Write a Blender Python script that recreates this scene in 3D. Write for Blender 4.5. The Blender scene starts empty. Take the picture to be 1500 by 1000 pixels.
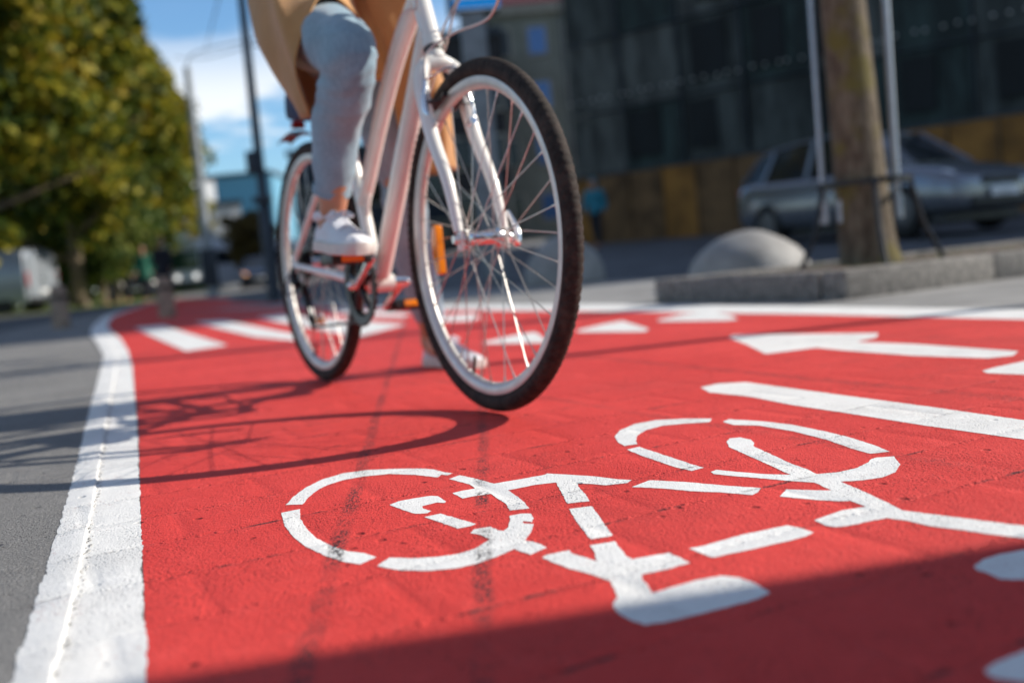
import bpy, bmesh, math, random
import numpy as np
from mathutils import Vector, Matrix, noise
random.seed(7); rng = np.random.default_rng(7)
S = bpy.context.scene; COL = S.collection
R = math.radians
# ------------------------------------------------------------------ camera
F, PT, RO, H = 1450., .0762, -.0905, .2915
_fw = Vector((0, math.cos(PT), -math.sin(PT))); _u0 = Vector((0, math.sin(PT), math.cos(PT))); _r0 = Vector((1, 0, 0))
RT = _r0*math.cos(RO)+_u0*math.sin(RO); UP = _u0*math.cos(RO)-_r0*math.sin(RO)
EYE = Vector((0, 0, H))
cam = bpy.data.objects.new("camera", bpy.data.cameras.new("camera")); COL.objects.link(cam)
m = Matrix((RT, UP, -_fw)).transposed().to_4x4(); m.translation = EYE; cam.matrix_world = m
cam.data.sensor_width = 36; cam.data.lens = F/1500*36
cam.data.clip_start = .02; cam.data.clip_end = 3000
cam.data.dof.use_dof = True; cam.data.dof.focus_distance = 1.30; cam.data.dof.aperture_fstop = 2.3
S.camera = cam
# real-world heights of the ground: level paving, then a gentle rise away from the lane
def sst(a, b, x):
    t = min(1, max(0, (x-a)/(b-a))); return t*t*(3-2*t)
def terr(x, y):
    if y <= 6: return 0.
    yy = min(y, 60); g = (yy-6)**2/12 if yy < 12 else 3+(yy-12)
    k = .0085+(.033-.0085)*sst(-.28, .02, x/y)
    if y > 60: k = k
    return k*g
def lift(y, o): return o*(.12+.88*sst(2.2, 9, y))
def ray(x, y): return _fw+RT*((x-750)/F)+UP*((500-y)/F)
def G(x, y):                       # where the sight line of a photo point meets the ground
    d = ray(x, y); k = .3; pk = k
    f = lambda k: (EYE.z+d.z*k)-terr(d.x*k, d.y*k)
    while f(k) > 0 and k < 400: pk = k; k *= 1.03
    for _ in range(40):
        mm = (pk+k)/2
        if f(mm) > 0: pk = mm
        else: k = mm
    return Vector((d.x*k, d.y*k))
def at(x, y, Y): d = ray(x, y); return EYE+d*(Y/d.y)
# ------------------------------------------------------------------ node helpers
def new_mat(name):
    m = bpy.data.materials.new(name); m.use_nodes = True; nt = m.node_tree
    return m, nt, nt.nodes['Principled BSDF']
class N:
    def __init__(s, nt): s.nt = nt
    def n(s, t, **k):
        o = s.nt.nodes.new(t)
        for a, v in k.items():
            if a.startswith('i_'):
                key = a[2:]; key = int(key) if key.isdigit() else key.replace('_', ' ')
                if hasattr(v, 'is_linked') or isinstance(v, bpy.types.NodeSocket): s.nt.links.new(v, o.inputs[key])
                else: o.inputs[key].default_value = v
            else: setattr(o, a, v)
        return o
    def math(s, op, a, b=0., c=None):
        o = s.nt.nodes.new('ShaderNodeMath'); o.operation = op
        for i, v in enumerate((a, b, c)):
            if v is None: continue
            if isinstance(v, bpy.types.NodeSocket): s.nt.links.new(v, o.inputs[i])
            else: o.inputs[i].default_value = v
        return o.outputs[0]
    def mix(s, f, a, b):
        o = s.nt.nodes.new('ShaderNodeMix'); o.data_type = 'RGBA'
        for i, v in ((0, f), (6, a), (7, b)):
            if isinstance(v, bpy.types.NodeSocket): s.nt.links.new(v, o.inputs[i])
            else: o.inputs[i].default_value = v if i == 0 else (*v[:3], 1)
        return o.outputs[2]
    def ramp(s, f, stops, interp='LINEAR'):
        o = s.nt.nodes.new('ShaderNodeValToRGB'); s.nt.links.new(f, o.inputs[0]); cr = o.color_ramp; cr.interpolation = interp
        while len(cr.elements) < len(stops): cr.elements.new(.5)
        for e, (p, c) in zip(cr.elements, stops): e.position = p; e.color = (*c, 1) if len(c) == 3 else c
        return o.outputs[0]
    def noise(s, vec, scale, detail=3, rough=.5):
        o = s.nt.nodes.new('ShaderNodeTexNoise'); s.nt.links.new(vec, o.inputs['Vector']); o.inputs['Scale'].default_value = scale
        o.inputs['Detail'].default_value = detail; o.inputs['Roughness'].default_value = rough; return o.outputs['Fac']
    def map(s, vec, scale=(1, 1, 1), rot=(0, 0, 0), loc=(0, 0, 0)):
        o = s.nt.nodes.new('ShaderNodeMapping'); s.nt.links.new(vec, o.inputs[0]); o.inputs['Scale'].default_value = scale
        o.inputs['Rotation'].default_value = rot; o.inputs['Location'].default_value = loc; return o.outputs[0]
    def step(s, x, a, b):
        o = s.nt.nodes.new('ShaderNodeMapRange'); s.nt.links.new(x, o.inputs[0]); o.inputs[1].default_value = a; o.inputs[2].default_value = b
        o.interpolation_type = 'SMOOTHSTEP'; return o.outputs[0]
def simple(name, col, rough=.5, metal=0., var=.12, scale=6., bump=0., bscale=80., emis=None, coat=0., col2=None):
    m, nt, b = new_mat(name); g = N(nt); tc = g.n('ShaderNodeTexCoord').outputs['Object']
    c2 = col2 or tuple(c*(1-var*2) for c in col); c1 = tuple(min(1, c*(1+var)) for c in col)
    f = g.noise(tc, scale, 4, .6); nt.links.new(g.mix(g.step(f, .3, .7), c1, c2), b.inputs['Base Color'])
    rr = g.math('MULTIPLY_ADD', f, .16, max(0.02, rough-.08)); nt.links.new(rr, b.inputs['Roughness'])
    b.inputs['Metallic'].default_value = metal; b.inputs['Coat Weight'].default_value = coat
    if bump:
        bn = g.n('ShaderNodeBump'); bn.inputs['Strength'].default_value = bump; bn.inputs['Distance'].default_value = .3/bscale
        nt.links.new(g.noise(tc, bscale, 3, .6), bn.inputs['Height']); nt.links.new(bn.outputs[0], b.inputs['Normal'])
    if emis: b.inputs['Emission Color'].default_value = (*emis[:3], 1); b.inputs['Emission Strength'].default_value = emis[3]
    return m
def paint_ground(name, base, dark, wear, kind):
    """textured paint / paving over rectangular pavers: joints, fine aggregate, pits, tyre scuffs"""
    m, nt, b = new_mat(name); g = N(nt); tc = g.n('ShaderNodeTexCoord').outputs['Object']
    warp = g.n('ShaderNodeTexNoise', i_Scale=5.); nt.links.new(tc, warp.inputs['Vector'])
    vm = g.n('ShaderNodeVectorMath', operation='MULTIPLY_ADD'); nt.links.new(warp.outputs['Color'], vm.inputs[0]); vm.inputs[1].default_value = (.014, .014, 0); nt.links.new(tc, vm.inputs[2])
    mp = g.map(vm.outputs[0], rot=(0, 0, R(-26)), loc=(.03, .015, 0))
    jx = g.n('ShaderNodeSeparateXYZ'); nt.links.new(mp, jx.inputs[0])
    RH, BW_ = .157, .245
    v_ = g.math('DIVIDE', jx.outputs[1], RH); row = g.math('FLOOR', v_)
    wn = g.n('ShaderNodeTexWhiteNoise', noise_dimensions='1D'); nt.links.new(row, wn.inputs['W'])
    u_ = g.math('ADD', g.math('DIVIDE', jx.outputs[0], BW_), g.math('ADD', g.math('MULTIPLY', row, .5), g.math('MULTIPLY', wn.outputs['Value'], .35)))
    dr_ = g.math('MULTIPLY', g.math('SUBTRACT', .5, g.math('ABSOLUTE', g.math('SUBTRACT', g.math('FRACT', v_), .5))), RH)
    dc_ = g.math('MULTIPLY', g.math('SUBTRACT', .5, g.math('ABSOLUTE', g.math('SUBTRACT', g.math('FRACT', u_), .5))), BW_)
    jr = g.step(dr_, .0075, .001); jc = g.step(dc_, .011, .002)
    joint = g.math('MAXIMUM', jr, g.math('MULTIPLY', jc, .45))
    wide = g.math('MAXIMUM', g.step(dr_, .02, .0), g.math('MULTIPLY', g.step(dc_, .03, .0), .8))
    cell = g.n('ShaderNodeCombineXYZ'); nt.links.new(row, cell.inputs[0]); nt.links.new(g.math('FLOOR', u_), cell.inputs[1])
    wc = g.n('ShaderNodeTexWhiteNoise', noise_dimensions='2D'); nt.links.new(cell.outputs[0], wc.inputs['Vector']); slab = wc.outputs['Value']
    big = g.noise(tc, 2.2, 3); mid = g.noise(tc, 22, 4, .6)
    fine = g.noise(tc, 230, 3, .7); grain = g.noise(tc, 520, 2, .5)
    v = g.n('ShaderNodeTexVoronoi', i_Scale=200.); nt.links.new(tc, v.inputs['Vector'])
    pitmask = g.step(g.noise(tc, 6.5, 3, .6), .44, .60)
    pits = g.math('MULTIPLY', g.step(v.outputs['Distance'], .34, .12), pitmask)
    v2 = g.n('ShaderNodeTexVoronoi', i_Scale=38.); nt.links.new(vm.outputs[0], v2.inputs['Vector'])
    rnd = g.n('ShaderNodeSeparateColor'); nt.links.new(v2.outputs['Color'], rnd.inputs[0])
    holes = g.math('MULTIPLY', g.step(v2.outputs['Distance'], .28, .1), g.math('GREATER_THAN', rnd.outputs[0], .84))
    holes = g.math('MULTIPLY', holes, g.step(g.noise(tc, 5, 2), .42, .6))
    # height
    h = g.math('MULTIPLY', fine, {'red': .0028, 'white': .0012, 'paving': .0036}[kind])
    h = g.math('MULTIPLY_ADD', grain, .0009, h)
    h = g.math('MULTIPLY_ADD', mid, .0034 if kind != 'white' else .0018, h)
    h = g.math('MULTIPLY_ADD', big, .006, h)
    h = g.math('MULTIPLY_ADD', pits, -.0016, h)
    h = g.math('MULTIPLY_ADD', holes, -.004, h)
    jn = g.math('MULTIPLY', jr, g.math('MULTIPLY_ADD', g.noise(tc, 9, 3), 2.2, -.75))
    h = g.math('MULTIPLY_ADD', jn, {'red': -.0034, 'white': -.0018, 'paving': -.0022}[kind], h)
    h = g.math('MULTIPLY_ADD', g.math('MULTIPLY', jc, g.noise(tc, 7, 2)), -.0012 if kind != 'paving' else -.0015, h)
    h = g.math('MULTIPLY_ADD', wide, -.0021 if kind != 'paving' else -.001, h)
    h = g.math('MULTIPLY_ADD', slab, .0008, h)
    lip = g.math('MULTIPLY', g.step(g.noise(tc, 60, 3, .7), .45, .7), jr)
    h = g.math('MULTIPLY_ADD', lip, {'red': .0045, 'white': .0018, 'paving': .002}[kind], h)
    bn = g.n('ShaderNodeBump'); bn.inputs['Strength'].default_value = .9; bn.inputs['Distance'].default_value = 1.
    nt.links.new(h, bn.inputs['Height']); nt.links.new(bn.outputs[0], b.inputs['Normal'])
    # colour: slab to slab variation, rubbed aggregate, grime
    c = g.mix(g.math('MULTIPLY_ADD', g.step(big, .3, .7), .6, g.math('MULTIPLY', slab, .22)), base, dark)
    c = g.mix(g.math('MULTIPLY', g.step(mid, .52, .7), .35), c, tuple(min(1, x*1.12+.02) for x in base))
    c = g.mix(g.math('MULTIPLY', g.step(fine, .52, .70), .8 if kind != 'white' else .2), c, wear)
    c = g.mix(g.math('MULTIPLY', g.math('MAXIMUM', pits, g.math('MULTIPLY', holes, .9)), .75 if kind != 'white' else .35), c, tuple(x*.25 for x in dark))
    seamdirt = g.math('MULTIPLY', g.math('MULTIPLY', g.step(joint, .3, 1), g.step(g.noise(tc, 11, 4, .75), .52, .64)), .9 if kind == 'red' else .45)
    c = g.mix(seamdirt, c, (.05, .035, .035))
    if kind == 'white':      # flaked spots where the paint below shows
        fl = g.math('MULTIPLY', g.step(g.noise(tc, 210, 3, .7), .58, .66), g.step(g.noise(tc, 9, 3, .6), .54, .66))
        c = g.mix(g.math('MULTIPLY', fl, .7), c, (.40, .16, .14))
        c = g.mix(g.math('MULTIPLY', g.step(g.noise(tc, 3.3, 4, .7), .48, .7), .22), c, (.42, .42, .41))
    if kind == 'red': c = g.mix(g.math('MULTIPLY', g.step(g.noise(tc, 1.3, 5, .7), .47, .68), .35), c, (.42, .05, .045))
    # black rubber scuffs left by wheels along two tracks
    sx = g.n('ShaderNodeSeparateXYZ'); nt.links.new(vm.outputs[0], sx.inputs[0])
    tot = None
    for (ax, ay), (bx, by), w, amt in TRACKS:
        L = math.hypot(bx-ax, by-ay); nx, ny = -(by-ay)/L, (bx-ax)/L; d0 = nx*ax+ny*ay
        dd = g.math('ABSOLUTE', g.math('SUBTRACT', g.math('ADD', g.math('MULTIPLY', sx.outputs[0], nx), g.math('MULTIPLY', sx.outputs[1], ny)), d0))
        mk = g.math('MULTIPLY', g.step(dd, w, w*.3), amt)
        tot = mk if tot is None else g.math('MAXIMUM', tot, mk)
    sn = g.math('MULTIPLY', g.step(g.noise(g.map(tc, (1, .35, 1), (0, 0, R(-15))), 300, 4, .75), .46, .56), g.step(g.noise(tc, 7.5, 4, .65), .36, .58))
    c = g.mix(g.math('MULTIPLY', sn, tot), c, (.03, .03, .032))
    c = g.mix(g.math('MULTIPLY', g.math('MULTIPLY', tot, g.step(g.noise(tc, 30, 3, .7), .35, .6)), .16), c, (.10, .05, .05))
    cr = g.n('ShaderNodeSeparateColor')
    nt.links.new(c, b.inputs['Base Color'])
    b.inputs['Specular IOR Level'].default_value = .2
    nt.links.new(g.math('MULTIPLY_ADD', mid, .2, .56 if kind != 'paving' else .74), b.inputs['Roughness'])
    return m
def gxy(x, y): p = G(x, y); return (p.x, p.y)
TRACKS = [(gxy(455, 985), gxy(545, 655), .014, .95), (gxy(722, 985), gxy(712, 610), .013, .95), (gxy(845, 520), gxy(1100, 545), .03, .5), (gxy(1230, 650), gxy(1480, 690), .02, .4)]
M = {}
M['red'] = paint_ground('red_lane_paint', (.75, .068, .058), (.61, .045, .039), (.44, .05, .045), 'red')
M['white'] = paint_ground('white_road_paint', (.83, .825, .80), (.74, .74, .72), (.55, .55, .54), 'white')
M['paving'] = paint_ground('grey_paving', (.235, .23, .222), (.16, .157, .152), (.40, .39, .375), 'paving')
M['asphalt'] = simple('asphalt', (.075, .08, .088), .8, var=.2, scale=1.5, bump=.6, bscale=120)
M['lightpave'] = simple('light_paving', (.27, .265, .255), .8, var=.15, scale=2.5, bump=.5, bscale=90)
M['grass'] = simple('grass', (.14, .17, .03), .9, var=.3, scale=3, col2=(.06, .09, .015), bump=.8, bscale=60)
M['soil'] = simple('soil', (.10, .065, .045), .95, var=.3, scale=14, bump=1, bscale=60)
# ------------------------------------------------------------------ mesh helpers
class MB:
    def __init__(s): s.v = []; s.f = []
    def add(s, vs, fs):
        o = len(s.v); s.v += [tuple(v) for v in vs]; s.f += [tuple(i+o for i in f) for f in fs]; return s
    def box(s, c, d, rot=None, bev=0):
        c = Vector(c); hx, hy, hz = d[0]/2, d[1]/2, d[2]/2
        if bev:
            bm = bmesh.new(); bmesh.ops.create_cube(bm, size=1)
            for v in bm.verts: v.co = Vector((v.co.x*d[0], v.co.y*d[1], v.co.z*d[2]))
            bmesh.ops.bevel(bm, geom=bm.edges[:], offset=bev, segments=2, profile=.6, affect='EDGES')
            bm.verts.index_update(); vs = [v.co.copy() for v in bm.verts]; fs = [[v.index for v in f.verts] for f in bm.faces]; bm.free()
        else:
            vs = [Vector((x, y, z)) for x in (-hx, hx) for y in (-hy, hy) for z in (-hz, hz)]
            fs = [(0, 1, 3, 2), (4, 6, 7, 5), (0, 4, 5, 1), (2, 3, 7, 6), (0, 2, 6, 4), (1, 5, 7, 3)]
        if rot is not None: vs = [rot @ v for v in vs]
        return s.add([v+c for v in vs], fs)
    def tube(s, pts, rad, seg=12, smooth=0, cap=True, flat=None):
        pts = [Vector(p) for p in pts]
        if not hasattr(rad, '__len__'): rad = [rad]*len(pts)
        if smooth:
            P, Q = [], []
            n = len(pts)
            for i in range(n-1):
                p0, p1, p2, p3 = pts[max(i-1, 0)], pts[i], pts[i+1], pts[min(i+2, n-1)]
                for k in range(smooth):
                    t = k/smooth
                    P.append(.5*((2*p1)+(p2-p0)*t+(2*p0-5*p1+4*p2-p3)*t*t+(3*p1-p0-3*p2+p3)*t**3)); Q.append(rad[i]*(1-t)+rad[i+1]*t)
            P.append(pts[-1]); Q.append(rad[-1]); pts, rad = P, Q
        n = len(pts); ups = None; vs = []
        for i, p in enumerate(pts):
            t = (pts[min(i+1, n-1)]-pts[max(i-1, 0)]).normalized()
            if ups is None: a = Vector((0, 0, 1)) if abs(t.z) < .9 else Vector((1, 0, 0)); ups = (a-t*a.dot(t)).normalized()
            else: ups = (ups-t*ups.dot(t)).normalized()
            b = t.cross(ups)
            for j in range(seg):
                an = 2*math.pi*j/seg; q = ups*math.cos(an)*rad[i]+b*math.sin(an)*rad[i]*(flat or 1); vs.append(p+q)
        fs = [(i*seg+j, i*seg+(j+1) % seg, (i+1)*seg+(j+1) % seg, (i+1)*seg+j) for i in range(n-1) for j in range(seg)]
        if cap: fs += [tuple(range(seg-1, -1, -1)), tuple(range((n-1)*seg, n*seg))]
        return s.add(vs, fs)
    def ball(s, c, r, sg=16, rg=10, sc=(1, 1, 1)):
        c = Vector(c); vs = []
        for i in range(rg+1):
            th = math.pi*i/rg
            for j in range(sg):
                a = 2*math.pi*j/sg; vs.append(c+Vector((r*sc[0]*math.sin(th)*math.cos(a), r*sc[1]*math.sin(th)*math.sin(a), r*sc[2]*math.cos(th))))
        fs = [(i*sg+j, (i+1)*sg+j, (i+1)*sg+(j+1) % sg, i*sg+(j+1) % sg) for i in range(rg) for j in range(sg)]
        return s.add(vs, fs)
    def lathe(s, prof, c, axis, seg=48, closed=False):   # prof: (radius, offset along axis)
        c = Vector(c); ax = Vector(axis).normalized(); a = Vector((0, 0, 1)) if abs(ax.z) < .9 else Vector((1, 0, 0))
        e1 = (a-ax*a.dot(ax)).normalized(); e2 = ax.cross(e1); n = len(prof)
        vs = [c+ax*o+(e1*math.cos(2*math.pi*j/seg)+e2*math.sin(2*math.pi*j/seg))*r for j in range(seg) for r, o in prof]
        fs = [(j*n+i, j*n+(i+1) % n, ((j+1) % seg)*n+(i+1) % n, ((j+1) % seg)*n+i) for j in range(seg) for i in range(n if closed else n-1)]
        return s.add(vs, fs)
    def loft(s, rings, cap=True, closed=True):
        n = len(rings[0]); vs = [p for r in rings for p in r]
        fs = [(i*n+j, i*n+(j+1) % n, (i+1)*n+(j+1) % n, (i+1)*n+j) for i in range(len(rings)-1) for j in range(n if closed else n-1)]
        if cap: fs += [tuple(range(n-1, -1, -1)), tuple(range((len(rings)-1)*n, len(rings)*n))]
        return s.add(vs, fs)
    def build(s, name, mat, parent=None, smooth=True, loc=None, bevel=0, subsurf=0, solid=0, auto=40):
        me = bpy.data.meshes.new(name); me.from_pydata([tuple(v) for v in s.v], [], s.f)
        bm = bmesh.new(); bm.from_mesh(me); bmesh.ops.recalc_face_normals(bm, faces=bm.faces); bm.to_mesh(me); bm.free()
        for mm in (mat if isinstance(mat, list) else [mat]): me.materials.append(mm)
        o = bpy.data.objects.new(name, me); COL.objects.link(o)
        if parent: o.parent = parent
        if loc: o.location = loc
        if solid: q = o.modifiers.new('s', 'SOLIDIFY'); q.thickness = solid; q.offset = 0
        if bevel: q = o.modifiers.new('b', 'BEVEL'); q.width = bevel; q.segments = 2; q.limit_method = 'ANGLE'
        if subsurf: q = o.modifiers.new('u', 'SUBSURF'); q.levels = q.render_levels = subsurf
        if smooth:
            for p in me.polygons: p.use_smooth = True
            if not subsurf and auto:
                bm = bmesh.new(); bm.from_mesh(me)
                for e in bm.edges:
                    if len(e.link_faces) == 2 and e.calc_face_angle(0) > R(auto): e.smooth = False
                bm.to_mesh(me); bm.free()
        return o
def bake(o, mods):
    for t, kw in mods:
        q = o.modifiers.new(t, t)
        for a, v in kw.items(): setattr(q, a, v)
    bpy.context.view_layer.update()
    dg = bpy.context.evaluated_depsgraph_get()
    me = bpy.data.meshes.new_from_object(o.evaluated_get(dg)); mats = list(o.data.materials); o.modifiers.clear(); o.data = me
    if not me.materials:
        for x in mats: me.materials.append(x)
    for p in me.polygons: p.use_smooth = True
    return o
def fused(name, mb, mat, parent, voxel=.01, smooth=6, it=None):
    o = mb.build(name, mat, parent)
    return bake(o, [('REMESH', dict(mode='VOXEL', voxel_size=voxel)), ('SMOOTH', dict(factor=.5, iterations=smooth))])
def tag(o, label=None, cat=None, group=None, kind=None):
    if label: o['label'] = label
    if cat: o['category'] = cat
    if group: o['group'] = group
    if kind: o['kind'] = kind
    return o
def thing(name, label, cat, loc=(0, 0, 0), rz=0, group=None):
    o = bpy.data.objects.new(name, None); COL.objects.link(o); o.location = loc; o.rotation_euler = (0, 0, rz); o.empty_display_size = .1
    return tag(o, label, cat, group)
def copy_tree(o, parent=None):
    c = o.copy(); COL.objects.link(c); c.parent = parent
    for ch in list(o.children): copy_tree(ch, c)
    return c
# ------------------------------------------------------------------ ground sheets
def spaced(stops):
    out = []
    for (a, b, st) in stops:
        n = max(1, round((b-a)/st)); out += [a+(b-a)*i/n for i in range(n)]
    return out+[stops[-1][1]]
def grid_sheet(name, xs, ys, off, mat, keep=None):
    mb = MB(); nx = len(xs)
    vs = [(x, y, terr(x, y)+off) for y in ys for x in xs]
    fs = [(j*nx+i, j*nx+i+1, (j+1)*nx+i+1, (j+1)*nx+i) for j in range(len(ys)-1) for i in range(nx-1)]
    mb.add(vs, fs); return mb.build(name, mat, smooth=True, auto=0)
xs = spaced([(-900, -100, 100), (-100, -20, 4), (-20, 30, .5), (30, 100, 5), (100, 900, 100)])
ys = spaced([(-60, -4, 8), (-4, 40, .5), (40, 60, 2), (60, 120, 10), (120, 1400, 160)])
tag(grid_sheet('ground', xs, ys, 0, M['paving']), kind='structure')
def strip(name, Lp, Rp, off, mat, nc=8, sub=6):
    """sheet between two edge lines, following the ground"""
    n = len(Lp); A, B = [], []
    for i in range(n-1):
        d = max((Vector(Lp[i+1])-Vector(Lp[i])).length, (Vector(Rp[i+1])-Vector(Rp[i])).length); k = max(2, min(60, int(d/.35)))
        for t in range(k): A.append(Vector(Lp[i]).lerp(Vector(Lp[i+1]), t/k)); B.append(Vector(Rp[i]).lerp(Vector(Rp[i+1]), t/k))
    A.append(Vector(Lp[-1])); B.append(Vector(Rp[-1]))
    vs = [];
    for a, b in zip(A, B):
        for j in range(nc+1):
            p = a.lerp(b, j/nc); vs.append((p.x, p.y, terr(p.x, p.y)+lift(p.y, off)))
    w = nc+1
    fs = [(i*w+j, i*w+j+1, (i+1)*w+j+1, (i+1)*w+j) for i in range(len(A)-1) for j in range(nc)]
    return MB().add(vs, fs).build(name, mat, auto=0)
Lred = [(.52, -1.5), (-.302, .737), (-.40, 1.0), gxy(207, 780), gxy(205, 700), gxy(203, 620), gxy(197, 570), gxy(194, 535), gxy(188, 515), gxy(177, 497), gxy(162, 484), gxy(158, 476), gxy(166, 464), gxy(185, 456), gxy(215, 446), gxy(262, 437)]
Rred = [(3.15, -1.5), (2.36, .74), (2.27, 1.0), (2.05, 1.6), (1.93, 1.95), (1.75, 2.4), gxy(1500, 468), gxy(1330, 464), gxy(1187, 460.5), gxy(960, 457.5), gxy(860, 456.5), gxy(700, 455), gxy(600, 454.5), gxy(500, 452.5), gxy(430, 446), gxy(350, 438)]
tag(strip('cycle_lane', Lred, Rred, .004, M['red'], nc=30), kind='structure')
def flat_poly(name, px, mat, off=.008, ground=False, rough_edge=.0012):
    """painted shape: outline on the ground, filled, edge slightly ragged like brushed stencil paint"""
    pts = [G(*p) if not ground else Vector(p) for p in px]
    out = []
    n = len(pts)
    for i in range(n):
        a, b = pts[i], pts[(i+1) % n]; L = (b-a).length
        k = max(1, min(60, int(L/.006)))
        for t in range(k):
            p = a.lerp(b, t/k)
            nz = Vector((noise.noise(Vector((p.x*120, p.y*120, 1))), noise.noise(Vector((p.x*120, p.y*120, 5)))))
            nz += Vector((noise.noise(Vector((p.x*400, p.y*400, 3))), noise.noise(Vector((p.x*400, p.y*400, 8)))))*.6
            out.append(p+nz*rough_edge)
    bm = bmesh.new(); vs = [bm.verts.new((p.x, p.y, terr(p.x, p.y)+lift(p.y, off))) for p in out]
    es = [bm.edges.new((vs[i], vs[(i+1) % len(vs)])) for i in range(len(vs))]
    bmesh.ops.triangle_fill(bm, use_beauty=True, edges=es)
    for f in bm.faces:
        if f.normal.z < 0: f.normal_flip()
    me = bpy.data.meshes.new(name); bm.to_mesh(me); bm.free(); me.materials.append(mat)
    o = bpy.data.objects.new(name, me); COL.objects.link(o); return o
def cA(L, ox=400, oy=600, s=3.75): return [(ox+x/s, oy+y/s) for x, y in L]
def cB(L): return cA(L, 780, 680, 3.75)
def cC(L): return cA(L, 880, 590, 3.191)
def cD(L): return cA(L, 1180, 700, 3.334)
# bicycle symbol, one stencilled drawing in several strokes
strokes = [
 cA([(72,525),(110,480),(180,430),(270,385),(390,350),(520,333),(660,327),(820,325),(880,330),(940,345),(985,352),(960,363),(925,358),(905,374),(780,360),(640,355),(500,368),(390,388),(300,415),(235,450),(190,490),(165,522)]),
 cA([(45,568),(148,548),(150,600),(180,650),(240,710),(320,750),(410,780),(500,790),(570,812),(480,852),(400,840),(300,810),(180,755),(110,700),(65,640)]),
 cA([(570,862),(640,815),(760,818),(900,812),(1020,795),(1110,765),(1195,715),(1140,690),(1085,680),(1100,660),(1150,652),(1195,645),(1235,665),(1270,668),(1290,650),(1300,620),(1300,585),(1360,573),(1415,572),(1430,600),(1425,618),(1375,615),(1375,627),(1435,630),(1420,670),(1400,700),(1385,718),(1450,735),(1505,760),(1415,800),(1325,768),(1230,810),(1100,855),(1000,875),(850,888),(700,885)]),
 cA([(640,525),(690,505),(780,488),(870,475),(905,478),(950,505),(945,515),(900,512),(820,532),(822,545),(870,558),(850,570),(780,575),(720,555)]),
 cA([(830,592),(920,573),(1115,630),(1095,640),(1015,655),(930,625)]),
 cA([(968,383),(1025,362),(1100,378),(1215,408),(1350,385),(1500,358)])+cB([(80,52),(340,68),(470,85),(545,88),(520,105),(400,118),(330,110),(250,108),(252,125),(285,160),(315,205),(190,218),(150,140),(130,102)])+cA([(1440,415),(1290,445),(1330,470),(1380,510),(1408,545),(1300,556),(1285,525),(1250,500),(1195,465),(1120,475),(1040,490),(985,460),(1040,447),(1110,435),(1080,412)]),
 cB([(200,248),(325,232),(360,280),(440,395),(320,415),(290,380),(240,310)]),
 cB([(52,515),(80,500),(200,475),(225,495),(290,515),(355,535),(340,485),(318,448),(455,425),(480,460),(515,505),(545,525),(750,488),(800,510),(862,545),(740,580),(600,608),(605,640),(635,665),(655,710),(760,680),(900,640),(1040,615),(1140,625),(1230,660),(1305,710),(1250,740),(1100,780),(900,830),(760,865),(620,885),(550,865),(480,830),(440,780),(450,750),(470,738),(455,700),(430,645),(330,610),(200,575)]),
 cB([(860,465),(940,450),(1150,390),(1400,338),(1470,352),(1545,378),(1500,400),(1250,460),(990,515)]),
 cC([(145,395),(230,363),(400,372),(600,390),(750,400),(735,420),(710,433),(550,420),(420,415),(300,403)]),
 cC([(65,160),(90,130),(160,100),(260,82),(400,75),(520,75),(510,92),(400,98),(290,108),(210,130),(170,155),(165,180),(172,195),(110,203),(80,185)]),
 cC([(122,220),(180,207),(300,247),(430,290),(482,305),(425,320),(340,300),(200,252)]),
 cC([(570,90),(600,78),(760,88),(900,105),(1050,135),(1170,165),(1280,200),(1352,230),(1260,240),(1170,215),(1060,175),(900,135),(740,108),(620,105)]),
 cC([(1265,265),(1290,257),(1370,252),(1400,290),(1380,325),(1320,350),(1220,365),(1120,370),(1225,415),(1300,450),(1410,505)])+[(1500,771),(1640,800),(1640,822),(1500,789)]+cD([(880,275),(770,258),(620,240),(500,212),(400,198),(310,215),(200,238),(150,243),(100,235),(40,208),(80,195),(180,160),(295,142),(215,112)])+cC([(1160,462),(1100,462),(1000,455),(835,440),(870,407),(980,410),(1080,412),(1000,375),(890,368),(750,355),(620,345),(530,335),(515,325),(540,315),(700,330),(790,336),(890,338),(870,330),(600,208),(590,185),(600,168),(650,163),(705,175),(718,190),(715,205),(900,290),(960,310),(1010,335),(1120,325),(1200,305),(1250,280)]),
 cD([(820,435),(870,400),(950,375),(1067,355),(1250,330),(1400,400),(1250,490),(1067,500),(950,497),(880,465),(840,455)]),
 cD([(870,940),(940,900),(1067,850),(1250,800),(1450,900),(1250,1020),(1067,1000),(930,985),(880,960)]),
]
parts = [flat_poly('bicycle_symbol', s, M['white']) for s in strokes]
bm = bmesh.new()
for o in parts: bm.from_mesh(o.data)
me = bpy.data.meshes.new('bicycle_symbol'); bm.to_mesh(me); bm.free(); me.materials.append(M['white'])
for o in parts: bpy.data.objects.remove(o)
o = bpy.data.objects.new('bicycle_symbol', me); COL.objects.link(o)
tag(o, 'white stencilled bicycle symbol painted on the red lane in the foreground', 'road marking')
c7 = lambda L: cA(L, 860, 540, 2.344)
tag(flat_poly('lane_dash', c7([(390,65),(450,52),(545,47),(700,68),(900,95),(1200,135),(1500,178)])+[(1760,654),(1760,683),(1500,644.5)]+c7([(1150,195),(900,155),(700,125),(560,97),(420,82)]), M['white']),
    'long white bar painted just beyond the bicycle symbol', 'road marking')
c8 = lambda L: cA(L, 700, 420, 1.875)
tag(flat_poly('direction_arrow', c8([(688,140),(700,133),(900,130),(1100,128),(1095,140),(1040,152),(1200,158),(1485,178),(1470,190),(1400,197),(1200,190),(1000,175),(930,168),(790,185),(740,160)]), M['white']),
    'white arrow with a long shaft painted on the red lane pointing left', 'road marking')
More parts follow.
